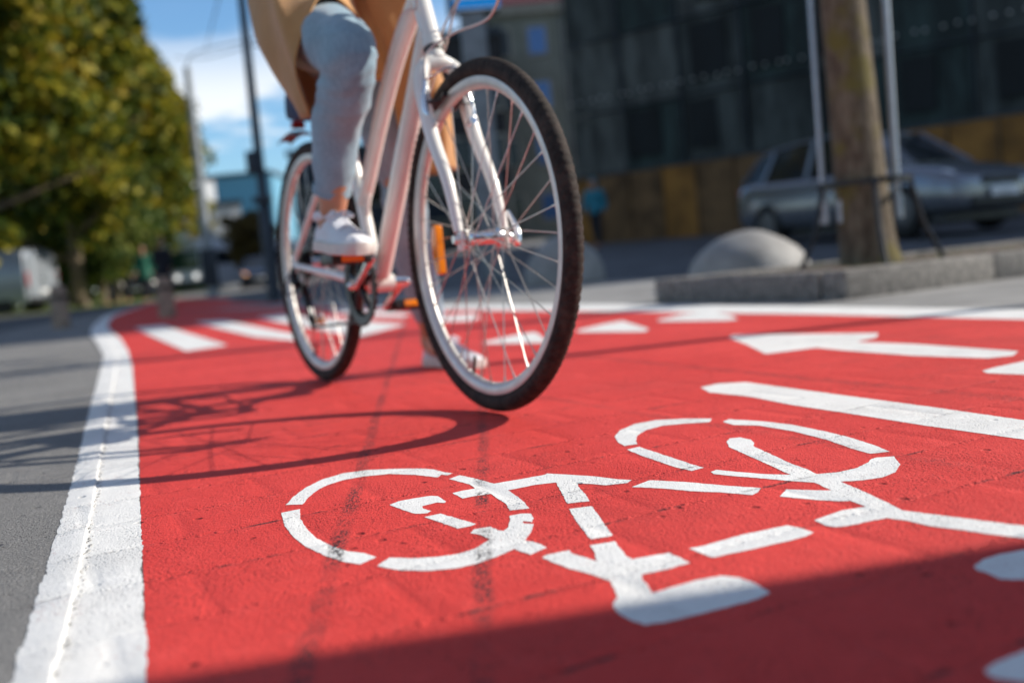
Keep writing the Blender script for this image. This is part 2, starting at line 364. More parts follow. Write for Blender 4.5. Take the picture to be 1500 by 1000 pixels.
tag(flat_poly('direction_arrow', c8([(1385,232),(1420,222),(1500,205),(1620,200),(1650,215),(2000,262),(1990,275),(1640,246),(1500,242),(1400,238)]), M['white']),
    'white painted arrow cut off by the right edge, nearer than the whole arrow', 'road marking')
c9 = lambda L: cA(L, 680, 440, 3.409)
TG = 'white triangles painted in a row on the red lane'
tag(flat_poly('yield_triangle', c9([(90,212),(250,176),(350,160),(380,175),(415,213),(100,219)]), M['white']), 'white triangle on the red lane seen through the front wheel spokes', 'road marking', TG)
tag(flat_poly('yield_triangle', c9([(560,152),(700,120),(790,104),(925,145),(900,158),(570,160)]), M['white']), 'white triangle on the red lane just right of the front tyre', 'road marking', TG)
tag(flat_poly('yield_triangle', c9([(960,100),(1090,72),(1220,60),(1330,76),(1370,98),(1300,103),(980,107)]), M['white']), 'white triangle on the red lane farthest right, nearest the planter kerb', 'road marking', TG)
c5 = lambda L: cA(L, 100, 420, 2.778)
CG = 'white crossing bars painted across the red lane'
for px, lb in [(c5([(270,170),(390,160),(650,240),(480,265)]), 'short white crossing bar nearest the left edge line of the red lane'),
               (c5([(515,147),(640,140),(990,208),(930,222),(760,207)]), 'white crossing bar second from the left, ending behind the rear wheel'),
               ([(376,466.5),(412,461.5),(596,476),(530,493),(500,490)], 'white crossing bar passing right behind the rear wheel'),
               ([(470,457.5),(507,454.5),(603,461),(590,466),(540,465)], 'thin far white crossing bar right of the rear wheel'),
               ([(640,464),(692,460.5),(705,466),(690,471),(650,472)], 'short white crossing mark between the two wheels beside the white shoe')]:
    tag(flat_poly('crossing_bar', px, M['white'], rough_edge=.003), lb, 'road marking', CG)
# left edge: white painted kerb strip and gutter strip with an open joint between them
outer = [(-.1, -1.5), gxy(15, 1000), gxy(52, 880), gxy(88, 767), gxy(115, 670), gxy(131, 600), gxy(145, 550), gxy(152, 522), gxy(143, 505), gxy(132, 490), gxy(136, 478), gxy(152, 465), gxy(172, 458), gxy(205, 448), gxy(250, 438.5)]
groove = [(.2, -1.5), gxy(81, 1000), gxy(112, 872), gxy(137, 750), gxy(154, 639), gxy(164, 580), gxy(171, 545), gxy(172, 518), gxy(163, 502), gxy(149, 488), gxy(148, 477), gxy(159, 464.5), gxy(178, 457), gxy(210, 447), gxy(256, 437.8)]
inner = [(.53, -1.5), gxy(216, 1000), gxy(211, 900), gxy(207, 780), gxy(201, 625), gxy(197, 575), gxy(193.5, 535), gxy(188, 515), gxy(177, 497), gxy(161, 484), gxy(157, 476), gxy(166, 464), gxy(185, 456), gxy(216, 446), gxy(263, 437)]
def shift(Lp, d): return [(p[0]+d, p[1]) for p in Lp]
def rstrip(name, A, B, off, mat, prof=None):
    # resample and give the outer edges a brushed raggedness
    def res(P, jit, sd):
        out = []
        for i in range(len(P)-1):
            a, b = Vector(P[i]), Vector(P[i+1]); k = max(2, min(90, int((b-a).length/.02)))
            for t in range(k):
                p = a.lerp(b, t/k); out.append((p, jit, sd))
        return out
    n = len(A); VA, VB = [], []
    for i in range(n-1):
        k = max(3, min(120, int((Vector(A[i+1])-Vector(A[i])).length/.008)))
        for t in range(k):
            for P, V, sd in ((A, VA, 1), (B, VB, 9)):
                p = Vector(P[i]).lerp(Vector(P[i+1]), t/k)
                j = noise.noise(Vector((p.x*25, p.y*25, sd)))*.003+(0 if ((sd == 9) == (prof is not None)) else 1)*(noise.noise(Vector((p.x*130, p.y*130, sd)))*.0022+noise.noise(Vector((0, p.y*420, sd)))*.0026)
                V.append(Vector((p.x+j, p.y)))
    vs = []; fs = []
    for a, b in zip(VA, VB):
        for q, zz in (prof or ((0, off), (.5, off), (1, off))): p = a.lerp(b, q); vs.append((p.x, p.y, terr(p.x, p.y)+zz+.007*sst(3, 9, p.y)))
    m_ = len(prof or (0, 1, 2))
    for i in range(len(VA)-1):
        for j in range(m_-1): fs.append((i*m_+j, i*m_+j+1, (i+1)*m_+1+j, (i+1)*m_+j))
    return MB().add(vs, fs).build(name, mat, auto=0)
tag(rstrip('edge_line', outer, shift(groove, -.0018), .0019, M['white'], ((0, .0007), (.15, .0016), (.6, .0028), (.93, .0040), (.98, .0038), (1, .0006))), 'white painted kerb strip along the grey paving, outer half of the left edge line', 'road marking')
tag(rstrip('edge_line', shift(groove, -.008), inner, .0009, M['white']), 'white painted strip touching the red paint, inner half of the left edge line', 'road marking')
# open joint between the two painted strips: dark crumbled mortar
gm = simple('joint_mortar', (.52, .51, .49), .95, var=.3, scale=50, bump=1, bscale=400)
mbj = MB()
for i in range(len(groove)-4):
    a, b = Vector(groove[i]), Vector(groove[i+1]); k = max(2, int((b-a).length/.006)); k = min(k, 250)
    for t in range(k):
        p = a.lerp(b, t/k)
        if random.random() < .42: mbj.ball((p.x+random.uniform(-.001, .006), p.y, .0012), random.uniform(.0008, .0026), 5, 3, (1, 1.8, .6))
tag(mbj.build('joint_grit', gm), kind='stuff', label='crumbled mortar grit in the joint between the white strips', cat='grit')
# right white edge line and pale pavement beyond it
re_out = [(3.25, -1.5), (2.46, .74), (2.05, 1.95), gxy(1500, 454), gxy(1330, 451.5), gxy(1187, 449), gxy(960, 447.5), gxy(860, 447), gxy(700, 448.5), gxy(600, 449.5), gxy(500, 448.8)]
re_in = [(3.14, -1.5), (2.35, .74), (1.92, 1.95), gxy(1500, 468.5), gxy(1330, 464.5), gxy(1187, 461), gxy(960, 458), gxy(860, 457), gxy(700, 455.5), gxy(600, 455), gxy(500, 453)]
tag(strip('edge_line', re_in, re_out, .009, M['white'], nc=4), 'thin white line along the far right edge of the red lane', 'road marking')
rp_out = [(9, -1.5), (8.5, .74), (8, 1.95), (7, 4.6), (6.2, 5.6), (4.8, 6.8), (3.4, 8.0), (1.0, 10.0), (-1.2, 11.8), (-3.5, 13.8), (-5.5, 16)]
tag(strip('pavement', re_out, rp_out, .004, M['lightpave'], nc=14), kind='structure')
rd_in = [(9.2, 3.0), (7.1, 4.7), (6.3, 5.75), (4.85, 6.95), (3.45, 8.15), (1.05, 10.15), (-1.2, 12.0), (-3.4, 14.2), (-5.5, 19.5), (-8, 30)]
rd_out = [(40, 8), (30, 10), (24, 12.8), (18, 17.8), (12.4, 22.6), (5, 29), (1.6, 32.), (-1.5, 40), (-3, 50), (-5, 59)]
tag(strip('road', rd_in, rd_out, .004, M['asphalt'], nc=30), kind='structure')
# low kerb of the pavement against the road
# side road at left behind the bollards
sr_a = [(-60, 9.9), (-20, 10.6), (-9, 11.2), (-6.5, 11.9)]
sr_b = [(-60, 25), (-20, 25), (-12, 25), (-9.2, 25)]
tag(strip('side_road', sr_a, sr_b, .006, M['asphalt'], nc=30), kind='structure')
tag(strip('lawn', [(-90, 26), (-20, 26.5), (-10.2, 27)], [(-190, 130), (-70, 130), (-38, 130)], .03, M['grass'], nc=30), kind='structure')
# ------------------------------------------------------------------ bicycle
th = math.atan2(-.0425+.5495, 2.893-1.972)
tv = Vector((math.sin(th), -math.cos(th), 0)); lv = Vector((math.cos(th), math.sin(th), 0)); lean = .014
uu = Vector((0, 0, 1))*math.cos(lean)+lv*math.sin(lean); nn = lv*math.cos(lean)-Vector((0, 0, 1))*math.sin(lean)
BM = Matrix((tv, nn, uu)).transposed().to_4x4(); BM.translation = Vector((-.5495, 2.893, .005))
WB = 1.051; HR = .3455
def metal(name, col, rough, m=1., **k): return simple(name, col, rough, m, var=.04, scale=30, **k)
M['frame'] = simple('white_frame_paint', (.84, .82, .76), .24, var=.03, scale=8, coat=.6)
M['alu'] = metal('brushed_aluminium', (.72, .72, .72), .32)
M['rim'] = metal('rim_alloy', (.66, .64, .60), .46, .6)
M['chrome'] = metal('polished_steel', (.82, .82, .82), .12)
M['spoke'] = metal('spoke_steel', (.55, .52, .49), .30)
M['black'] = simple('black_plastic', (.018, .018, .019), .42)
M['blackm'] = simple('black_steel', (.02, .02, .022), .35, .4)
M['orange'] = simple('orange_reflector', (.9, .26, .01), .25, coat=.5, emis=None)
M['red_refl'] = simple('red_plastic', (.45, .02, .02), .3)
M['navy'] = simple('navy_cloth', (.02, .03, .09), .7)
M['cable'] = simple('cable_housing', (.62, .56, .52), .4)
def rubber():
    m, nt, b = new_mat('tyre_rubber'); g = N(nt); tc = g.n('ShaderNodeTexCoord').outputs['Object']
    f = g.noise(tc, 40, 4, .7); nt.links.new(g.mix(g.step(f, .35, .7), (.018, .014, .012), (.055, .040, .032)), b.inputs['Base Color'])
    b.inputs['Roughness'].default_value = .78; b.inputs['Specular IOR Level'].default_value = .25
    bn = g.n('ShaderNodeBump'); bn.inputs['Strength'].default_value = .5; bn.inputs['Distance'].default_value = .001
    nt.links.new(g.noise(tc, 300, 2), bn.inputs['Height']); nt.links.new(bn.outputs[0], b.inputs['Normal']); return m
M['rubber'] = rubber()
bike = thing('bicycle', 'white step-through bicycle with one foot of its rider on the pedal', 'bicycle'); bike.matrix_world = BM
def make_wheel(cx, name, phase, refl, rear=False):
    c = Vector((cx, 0, HR))
    prof = [(.3115, -.0115), (.3115, -.0095), (.307, -.0085), (.301, -.007), (.2955, -.004), (.2935, 0), (.2955, .004), (.301, .007), (.307, .0085), (.3115, .0095), (.3115, .0115), (.3085, .0118), (.2985, .0116), (.293, .0085), (.2885, .004), (.2872, 0), (.2885, -.004), (.293, -.0085), (.2985, -.0116), (.3085, -.0118)]
    w = MB().lathe([(r, o) for r, o in prof], (0, 0, 0), (0, 1, 0), 144, True).build(name, M['rim'], bike, loc=c)
    # tyre with moulded tread blocks
    ns, npf = 720, 30; vs = []; fs = []
    for i in range(ns):
        a = 2*math.pi*i/ns; ca, sa = math.cos(a), math.sin(a)
        for j in range(npf):
            b = -math.pi*.86+2*math.pi*.86*j/(npf-1)      # 0 = crown
            rr = .0178; bb = abs(b); off = 0
            k = i//5; 
            if bb < .30: off = .0016 if (i % 5) < 4 else .0006
            elif bb < .42: off = 0
            elif bb < .78: off = .0015 if ((i+(3 if b > 0 else 0)) % 6) < 4 else .0004
            elif bb < .90: off = 0
            elif bb < 1.25: off = .0014 if ((i+(2 if b > 0 else 0)+int((bb-.9)*9)) % 6) < 3 else 0
            r2 = rr+off; rad = .3272+r2*math.cos(b)*.98; vs.append((rad*ca, r2*math.sin(b), rad*sa))
    for i in range(ns):
        for j in range(npf-1):
            fs.append((i*npf+j, i*npf+j+1, ((i+1) % ns)*npf+j+1, ((i+1) % ns)*npf+j))
    ty = MB().add(vs, fs).build('tyre', M['rubber'], w, auto=0)
    hub = MB().lathe([(0, -.05), (.006, -.05), (.006, -.042), (.011, -.041), (.020, -.037), (.021, -.033), (.013, -.029), (.0125, 0), (.013, .029), (.021, .033), (.020, .037), (.011, .041), (.006, .042), (.006, .05), (0, .05)] if not rear else
                     [(0, -.062), (.006, -.062), (.006, -.034), (.022, -.032), (.023, -.028), (.014, -.024), (.014, .026), (.023, .030), (.022, .034), (.011, .036), (.006, .052), (0, .062)], (0, 0, 0), (0, 1, 0), 32).build('hub', M['chrome'], w)
    nsp = 36
    for k in range(nsp):
        side = 1 if k % 2 else -1; lead = 1 if (k//2) % 2 else -1
        ar = 2*math.pi*(k+.5)/nsp+phase; ah = ar+lead*R(58); fl = .033 if not rear else .029
        p0 = Vector((.0195*math.cos(ah), side*fl, .0195*math.sin(ah))); p1 = Vector((.290*math.cos(ar), side*.002, .290*math.sin(ar)))
        p2 = p0.lerp(p1, .955)
        sp = MB().tube([p0, p2], .00108, 6); sp.tube([p2, p1], .0021, 6); sp.build('spoke', M['spoke'], w)
    if refl:
        a0, rr, span = refl
        rb = MB(); rings = []
        for i in range(13):
            a = a0+span*(i/12-.5); e = math.sin(math.pi*(i+.6)/13.2)**.35; rings.append([Vector((r*math.cos(a), y, r*math.sin(a))) for r, y in ((rr-.013*e, -.009), (rr+.013*e, -.009), (rr+.013*e, .009), (rr-.013*e, .009))])
        rb.loft(rings).build('reflector', M['orange'], w, bevel=.002)
    vb = MB().tube([Vector((.287*math.cos(R(252)), 0, .287*math.sin(R(252)))), Vector((.25*math.cos(R(252)), 0, .25*math.sin(R(252))))], .003, 8).build('valve', M['blackm'], w)
    return w
fwheel = make_wheel(WB, 'front_wheel', .05, (R(183), .215, .5)); rwheel = make_wheel(0, 'rear_wheel', .11, (R(262), .168, .42), True)
# frame
BB = Vector((.475, 0, .272)); HB = Vector((.896, 0, .752)); HA = Vector((-.36, 0, .933)); HT = HB+HA*.165
ST = Vector((.335, 0, .70))
fm = MB()
fm.tube([HB, HT], .0205, 20); fm.tube([HB+HA*.0, HB+HA*.012], .0235, 20); fm.tube([HT-HA*.012, HT], .0235, 20)
fm.tube([HB+HA*.045, BB+Vector((.02, 0, .022))], [.0235, .0225], 20)
TJ = Vector((.408, 0, .475))
fm.tube([HB+HA*.135, Vector((.70, 0, .775)), Vector((.56, 0, .64)), Vector((.455, 0, .52)), TJ], [.021, .0205, .0195, .0185, .0175], 18, smooth=6)
fm.tube([BB, ST], .0165, 18)
fm.tube([BB-Vector((0, .036, 0)), BB+Vector((0, .036, 0))], .022, 20)
for s in (-1, 1):
    fm.tube([BB+Vector((-.015, s*.018, 0)), Vector((.30, s*.036, .298)), Vector((.12, s*.055, .325)), Vector((.0, s*.066, HR-.004))], [.0125, .012, .0105, .009], 12, smooth=5)
    fm.tube([Vector((.345, s*.016, .665)), Vector((.27, s*.036, .60)), Vector((.12, s*.054, .46)), Vector((.004, s*.066, HR+.008))], [.009, .009, .0085, .008], 12, smooth=5)
    fm.box((.0, s*.066, HR), (.045, .006, .05), bev=.002)
fm.box((.255, 0, .555), (.012, .075, .02), bev=.003)
fm.tube([(.452, 0, .51), (.43, 0, .44)], [.012, .006], 10)
frame = fm.build('frame', M['frame'], bike)
# headset rings, cable stops
MB().tube([HB-HA*.010, HB-HA*.0005], .0215, 20).build('headset_ring', M['black'], bike)
MB().tube([HT+HA*.0005, HT+HA*.012], .0215, 20).build('headset_ring', M['black'], bike)
ZC = HB-HA*.012
fk = MB(); fk.tube([ZC, ZC-HA*.018], [.019, .021], 20)
CR = ZC-HA*.02
fk.tube([CR+Vector((0, -.03, -.008)), CR+Vector((0, 0, .0)), CR+Vector((0, .03, -.008))], [.0155, .019, .0155], 16, smooth=5)
for s in (-1, 1):
    fk.tube([CR+Vector((0, s*.02, -.002)), CR+Vector((.004, s*.038, -.018)), CR+Vector((.014, s*.047, -.06)), CR+Vector((.05, s*.049, -.16)), Vector((WB-.035, s*.050, .46)), Vector((WB-.004, s*.051, HR+.015))], [.014, .0165, .0165, .0150, .0125, .0095], 14, smooth=6)
    fk.box((WB, s*.051, HR-.002), (.022, .006, .04), bev=.002)
fork = fk.build('fork', M['frame'], bike)
# quick release lever (left) and nut (right)
ql = MB(); ql.lathe([(0, .052), (.011, .052), (.0115, .06), (.008, .066), (0, .067)], (WB, 0, HR), (0, 1, 0), 20)
ql.tube([(WB+.002, .068, HR-.004), (WB-.002, .078, HR-.012), (WB-.008, .084, HR+.006), (WB-.018, .083, HR+.028), (WB-.034, .078, HR+.052)], [.0085, .0085, .0075, .006, .0065], 12, smooth=5)
ql.build('quick_release', M['chrome'], bike)
MB().lathe([(0, -.066), (.008, -.066), (.0095, -.06), (.0095, -.054), (0, -.053)], (WB, 0, HR), (0, 1, 0), 16).build('axle_nut', M['alu'], bike)
# V brake
for s in (-1, 1):
    a = MB(); px = WB-.112+.0
    piv = Vector((.952, s*.040, .585)); 
    a.tube([piv, piv+Vector((-.004, s*.012, .02)), piv+Vector((-.012, s*.012, .055)), piv+Vector((-.022, s*.004, .092))], [.008, .0085, .007, .006], 10, smooth=5)
    a.tube([piv+Vector((0, 0, 0)), piv+Vector((.022, 0, .006))], .008, 12)
    a.build('brake_arm', M['chrome'], bike)
    b = MB(); q = Vector((.951, s*.0215, .632)); rr_ = (q-Vector((WB, 0, HR))); tn = Vector((-rr_.z, 0, rr_.x)).normalized()
    b.tube([q-tn*.03, q+tn*.03], .0062, 8); b.tube([q, piv+Vector((-.006, s*.008, .045))], .004, 8)
    b.build('brake_pad', M['black'], bike)
nd = MB(); nd.tube([(.935, -.043, .678), (.945, -.02, .690), (.955, 0, .700), (.96, .03, .693), (.94, .043, .678)], .0022, 8, smooth=5)
nd.build('brake_noodle', M['chrome'], bike)
# steering column, bar, grips, cables
hb = MB(); hb.tube([HT+HA*.012, HT+HA*.11], .0125, 14); top = HT+HA*.10; hb.tube([top, top+Vector((.07, 0, .02))], .015, 14)
bc = top+Vector((.07, 0, .02))
pts = [bc+Vector((x, y, z)) for x, y, z in ((-.14, -.29, .03), (-.05, -.20, .04), (-.0, -.09, .02), (0, 0, 0), (0, .09, .02), (-.05, .20, .04), (-.14, .29, .03))]
hb.tube(pts, .0115, 14, smooth=6); hb.build('handlebar', M['alu'], bike)
for s in (-1, 1):
    e = Vector((bc.x-.14, s*.29, bc.z+.03)); f = Vector((bc.x-.05, s*.20, bc.z+.04)); MB().tube([e+(e-f)*.1, e.lerp(f, .75)], .0165, 14).build('grip', M['black'], bike)
    MB().tube([e.lerp(f, 1.15), e.lerp(f, .95)+Vector((.045, 0, -.02)), e+Vector((.07, 0, -.03))], [.006, .006, .004], 8).build('brake_lever', M['black'], bike)
def cable(p, r=.0022): MB().tube(p, r, 8, smooth=8).build('cable', M['cable'], bike)
cable([(bc.x, -.17, bc.z+.02), (1.06, -.12, 1.0), (1.20, -.02, .83), (1.12, .02, .765), (.97, .01, .765), (.925, -.03, .735), (.935, -.043, .68)], .0026)
cable([(bc.x, .15, bc.z+.02), (.99, .10, .95), (.93, .03, .82), (.86, .026, .76), (.70, .026, .59), (.52, .024, .36)])
cable([(bc.x, .17, bc.z), (1.00, .12, .93), (.955, .04, .84), (.88, .034, .755), (.73, .03, .63)])
cable([(bc.x, -.16, bc.z), (.97, -.10, .93), (.90, -.032, .84), (.80, -.026, .84), (.64, -.024, .71), (.47, -.022, .53)], .002)
# seat
sp = MB(); sp.tube([ST-Vector((-.02, 0, .06)), Vector((.262, 0, .93))], .0132, 14); sp.build('seat_post', M['alu'], bike)
sd = MB(); rings = []
for i, (x, w, h) in enumerate([(.10, .03, .02), (.12, .075, .035), (.18, .085, .04), (.24, .06, .036), (.30, .03, .03), (.36, .02, .026), (.385, .012, .018)]):
    rings.append([Vector((x, w*math.cos(a), .965+h*math.sin(a)*(.9 if math.sin(a) > 0 else .7))) for a in [2*math.pi*k/16 for k in range(16)]])
sd.loft(rings).build('saddle', M['black'], bike)
MB().tube([(.265, 0, .935), (.25, 0, .95)], .018, 10).build('seat_clamp', M['black'], bike)
# drivetrain
cr = MB(); cr.lathe([(.078, -.047), (.098, -.047), (.104, -.050), (.104, -.0535), (.095, -.0545), (.088, -.052), (.078, -.052)], BB, (0, 1, 0), 64, True); cr.build('chain_guard', M['black'], bike)
cg = MB()
for k in range(42):
    a = 2*math.pi*k/42; cg.box(BB+Vector((.088*math.cos(a), -.0435, .088*math.sin(a))), (.008, .003, .006), Matrix.Rotation(-a, 3, 'Y'))
cg.lathe([(.07, -.042), (.086, -.042), (.086, -.045), (.07, -.045)], BB, (0, 1, 0), 48, True)
for k in range(5):
    a = 2*math.pi*k/5+.3; cg.tube([BB+Vector((0, -.05, 0)), BB+Vector((.082*math.cos(a), -.044, .082*math.sin(a)))], [.011, .007], 8)
cg.build('chainring', M['blackm'], bike)
u1 = Vector((.158, 0, .062))*1.0
for s, d in ((-1, u1), (1, -u1)):
    ca = MB(); b0 = BB+Vector((0, s*.058, 0)); e0 = BB+d+Vector((0, s*.076, 0))
    ca.tube([b0-d*.06, b0, b0.lerp(e0, .5), e0, e0+d*.05], [.013, .016, .011, .0125, .008], 14, flat=.75); ca.tube([b0-Vector((0, s*.025, 0)), b0+Vector((0, s*.014, 0))], [.019, .014], 18)
    ca.ball(b0+Vector((0, s*.015, 0)), .011, 14, 8)
    crank = ca.build('crank', M['chrome'], bike)
    pd = MB(); pc = e0+Vector((0, s*.062, 0)); rot = Matrix.Rotation(R(0 if s < 0 else -6), 3, 'Y')
    pd.tube([e0+Vector((0, s*.008, 0)), pc+Vector((0, s*.045, 0))], .0085, 12)
    for x in (-.036, .036): pd.box(pc+rot@Vector((x, 0, 0)), (.012, .096, .026), rot, .003)
    for y in (-.042, 0, .042): pd.box(pc+rot@Vector((0, y, 0)), (.062, .012, .022), rot, .003)
    pedal = pd.build('pedal', M['black'], bike)
    for x in (-.0435, .0435): MB().box(pc+rot@Vector((x, 0, 0)), (.006, .052, .017), rot, .0015).build('reflector', M['orange'], pedal)
# cassette, derailleur, chain
cs = MB()
for k, r in enumerate((.047, .043, .038, .034, .030, .026)): cs.lathe([(.015, -.030-k*.0045), (r, -.030-k*.0045), (r, -.032-k*.0045), (.015, -.032-k*.0045)], (0, 0, HR), (0, 1, 0), 40, True)
cs.build('cassette', M['blackm'], bike)
dr = MB(); dr.tube([(.0, -.068, HR-.01), (.01, -.075, HR-.045), (.03, -.07, HR-.06)], [.010, .014, .012], 12, smooth=4)
dr.box((.032, -.060, HR-.075), (.03, .014, .03), bev=.004)
for x, z in ((.035, HR-.078), (.075, HR-.165)): dr.lathe([(.003, -.05), (.021, -.05), (.021, -.055), (.003, -.055)], (x, 0, z), (0, 1, 0), 20, True)
dr.tube([(.035, -.0485, HR-.078), (.075, -.0485, HR-.165)], .007, 8); dr.tube([(.035, -.0575, HR-.078), (.075, -.0575, HR-.165)], .007, 8)
dr.tube([(-.03, -.07, HR-.02), (-.075, -.075, HR-.05), (-.06, -.075, HR-.09), (.01, -.07, HR-.07)], .0025, 8, smooth=6)
dr.build('derailleur', M['blackm'], bike)
ch = MB()
def chain(pts):
    P = [Vector(p) for p in pts]
    for a, b in zip(P, P[1:]):
        n = max(1, int((b-a).length/.0127)); ang = math.atan2(-(b-a).z, (b-a).x)
        for k in range(n):
            ch.box(a.lerp(b, (k+.5)/n), (.0115, .005 if k % 2 else .0068, .0075), Matrix.Rotation(ang, 3, 'Y'), .0012)
arc = [(BB.x+.09*math.cos(R(a)), -.0435, BB.z+.09*math.sin(R(a))) for a in range(95, -100, -13)]
chain([(0, -.0435, HR+.036)]+arc+[(.10, -.051, HR-.182), (.075, -.052, HR-.187), (.055, -.052, HR-.16), (.052, -.052, HR-.09), (.03, -.05, HR-.055), (.03, -.0435, HR-.02), (.036, -.0435, HR+.005), (.02, -.0435, HR+.032), (0, -.0435, HR+.036)])
ch.build('chain', M['blackm'], bike)
# short rear mudguard with a small navy bag
mg = MB(); rings = []
for i in range(10):
    a = R(90+i*3.2); r = .372+.0065*i; c0 = Vector((r*math.cos(a), 0, HR+r*math.sin(a)))
    rings.append([c0+Vector((0, y, z)) for y, z in ((-.022, -.006), (-.012, .003), (.012, .003), (.022, -.006))])
mg.loft(rings, False, False).build('mudguard', M['black'], bike, solid=.003)
bg = MB(); bg.box((.045, 0, .79), (.15, .10, .085), Matrix.Rotation(R(8), 3, 'Y'), .025); bg.build('saddle_bag', M['navy'], bike)
MB().box((-.06, 0, .752), (.02, .04, .022), bev=.006).build('rear_light', M['red_refl'], bike)
# reflector bolted to fork hidden side cable stop rings
# ------------------------------------------------------------------ rider
def cloth(name, col, col2, scale, bump, bscale, weave=0, rough=.85):
    m, nt, b = new_mat(name); g = N(nt); tc = g.n('ShaderNodeTexCoord').outputs['Object']
    f = g.noise(tc, scale, 5, .65); c = g.mix(g.step(f, .3, .72), col, col2)
    if weave:
        w = g.noise(g.map(tc, (weave, weave, weave*.12)), 1., 2); c = g.mix(g.math('MULTIPLY', g.step(w, .4, .7), .3), c, tuple(min(1, x*1.35) for x in col))
    nt.links.new(c, b.inputs['Base Color']); b.inputs['Roughness'].default_value = rough; b.inputs['Sheen Weight'].default_value = .25
    h = g.math('MULTIPLY_ADD', g.noise(g.map(tc, (1, 1, .45)), bscale, 2, .5), 1., g.math('MULTIPLY', g.noise(tc, bscale*14, 2), .06))
    bn = g.n('ShaderNodeBump'); bn.inputs['Strength'].default_value = bump; bn.inputs['Distance'].default_value = .02
    nt.links.new(h, bn.inputs['Height']); nt.links.new(bn.outputs[0], b.inputs['Normal']); return m
M['denim'] = cloth('pale_blue_denim', (.28, .41, .49), (.17, .27, .34), 7, .35, 16, 260)
M['coat'] = cloth('camel_coat_wool', (.54, .275, .095), (.42, .205, .065), 5, .5, 9)
M['skin'] = simple('skin', (.52, .25, .15), .5, var=.08, scale=12); M['skin'].node_tree.nodes['Principled BSDF'].inputs['Subsurface Weight'].default_value = .08
M['hair'] = simple('brown_hair', (.06, .03, .015), .55)
M['shoe'] = cloth('white_canvas', (.80, .80, .82), (.72, .72, .75), 18, .3, 40)
M['sole'] = simple('white_rubber_sole', (.72, .68, .63), .5)
M['lace'] = simple('white_laces', (.85, .85, .88), .8)
rider = thing('person', 'person in a tan coat, pale blue jeans and white trainers riding the white bicycle', 'person'); rider.matrix_world = BM
hipR, hipL = Vector((.33, -.095, .945)), Vector((.30, .095, .945))
kR, kL = Vector((.735, -.135, .775)), Vector((.13, .235, .52))
aR, aL = Vector((.565, -.138, .438)), Vector((-.025, .355, .105))
# body, one surface under the clothes
bd = MB()
for hp, kn, an in ((hipR, kR, aR), (hipL, kL, aL)):
    bd.tube([hp, hp.lerp(kn, .5), kn, kn.lerp(an, .35)+Vector((-.012, 0, 0)), an], [.07, .062, .048, .048, .031], 16, smooth=5)
neck = Vector((.40, 0, 1.44)); chest = Vector((.36, 0, 1.28)); pel = Vector((.30, 0, .98))
bd.tube([pel-Vector((0, 0, .08)), pel, Vector((.32, 0, 1.12)), chest, neck], [.10, .13, .11, .13, .05], 18, smooth=5)
hc = Vector((.44, 0, 1.585)); bd.tube([neck, Vector((.415, 0, 1.51))], .05, 14)
bd.ball(hc, .095, 20, 16, (1.05, .82, 1.25)); bd.ball(hc+Vector((.10, 0, -.015)), .016, 10, 8, (1, .8, 1.5)); bd.ball(hc+Vector((.07, 0, -.085)), .03, 12, 8)
for s in (-1, 1):
    bd.ball(hc+Vector((0, s*.08, -.005)), .022, 10, 8, (.8, .4, 1.3))
    sh = Vector((.37, s*.17, 1.39)); el = Vector((.52, s*.27, 1.17)); wr = Vector((.70, s*.30, 1.10)); g0 = Vector((bc.x-.12, s*.28, bc.z+.045))
    bd.tube([chest+Vector((0, s*.05, .08)), sh, el, wr, g0+Vector((-.045, 0, .02))], [.07, .052, .038, .026, .024], 14, smooth=5)
    bd.tube([g0+Vector((-.05, 0, .022)), g0+Vector((.0, 0, .02))], [.022, .03], 12, flat=.6)
    for q in range(4):
        y = s*(-.036+.022*q); L = (.95, 1.05, 1., .85)[q]
        bd.tube([g0+Vector((.0, y, .02)), g0+Vector((.03*L, y, .014)), g0+Vector((.034*L, y, -.012)), g0+Vector((.012, y, -.024))], [.0095, .009, .0085, .007], 8, smooth=3)
    bd.tube([g0+Vector((-.03, -s*.025, .01)), g0+Vector((-.012, -s*.05, -.004)), g0+Vector((.014, -s*.05, -.016))], [.011, .010, .008], 8, smooth=3)
for an, f in ((aR, Vector((.9, 0, -.35))), (aL, Vector((.85, 0, -.12)))):
    bd.tube([an+Vector((0, 0, .02)), an+Vector((-.01, 0, -.03)), an+Vector((.05, 0, -.05)), an+Vector((.12, 0, -.065))], [.03, .033, .028, .02], 12, smooth=3)
body = fused('body', bd, M['skin'], rider, .0075, 4)
hr = MB(); hr.ball(hc+Vector((-.018, 0, .022)), .104, 20, 14, (1.02, .86, 1.18)); hr.tube([hc+Vector((-.07, 0, 0)), hc+Vector((-.11, 0, -.12)), hc+Vector((-.10, 0, -.26))], [.07, .06, .03], 14, smooth=4)
fused('hair', hr, M['hair'], rider, .012, 4)
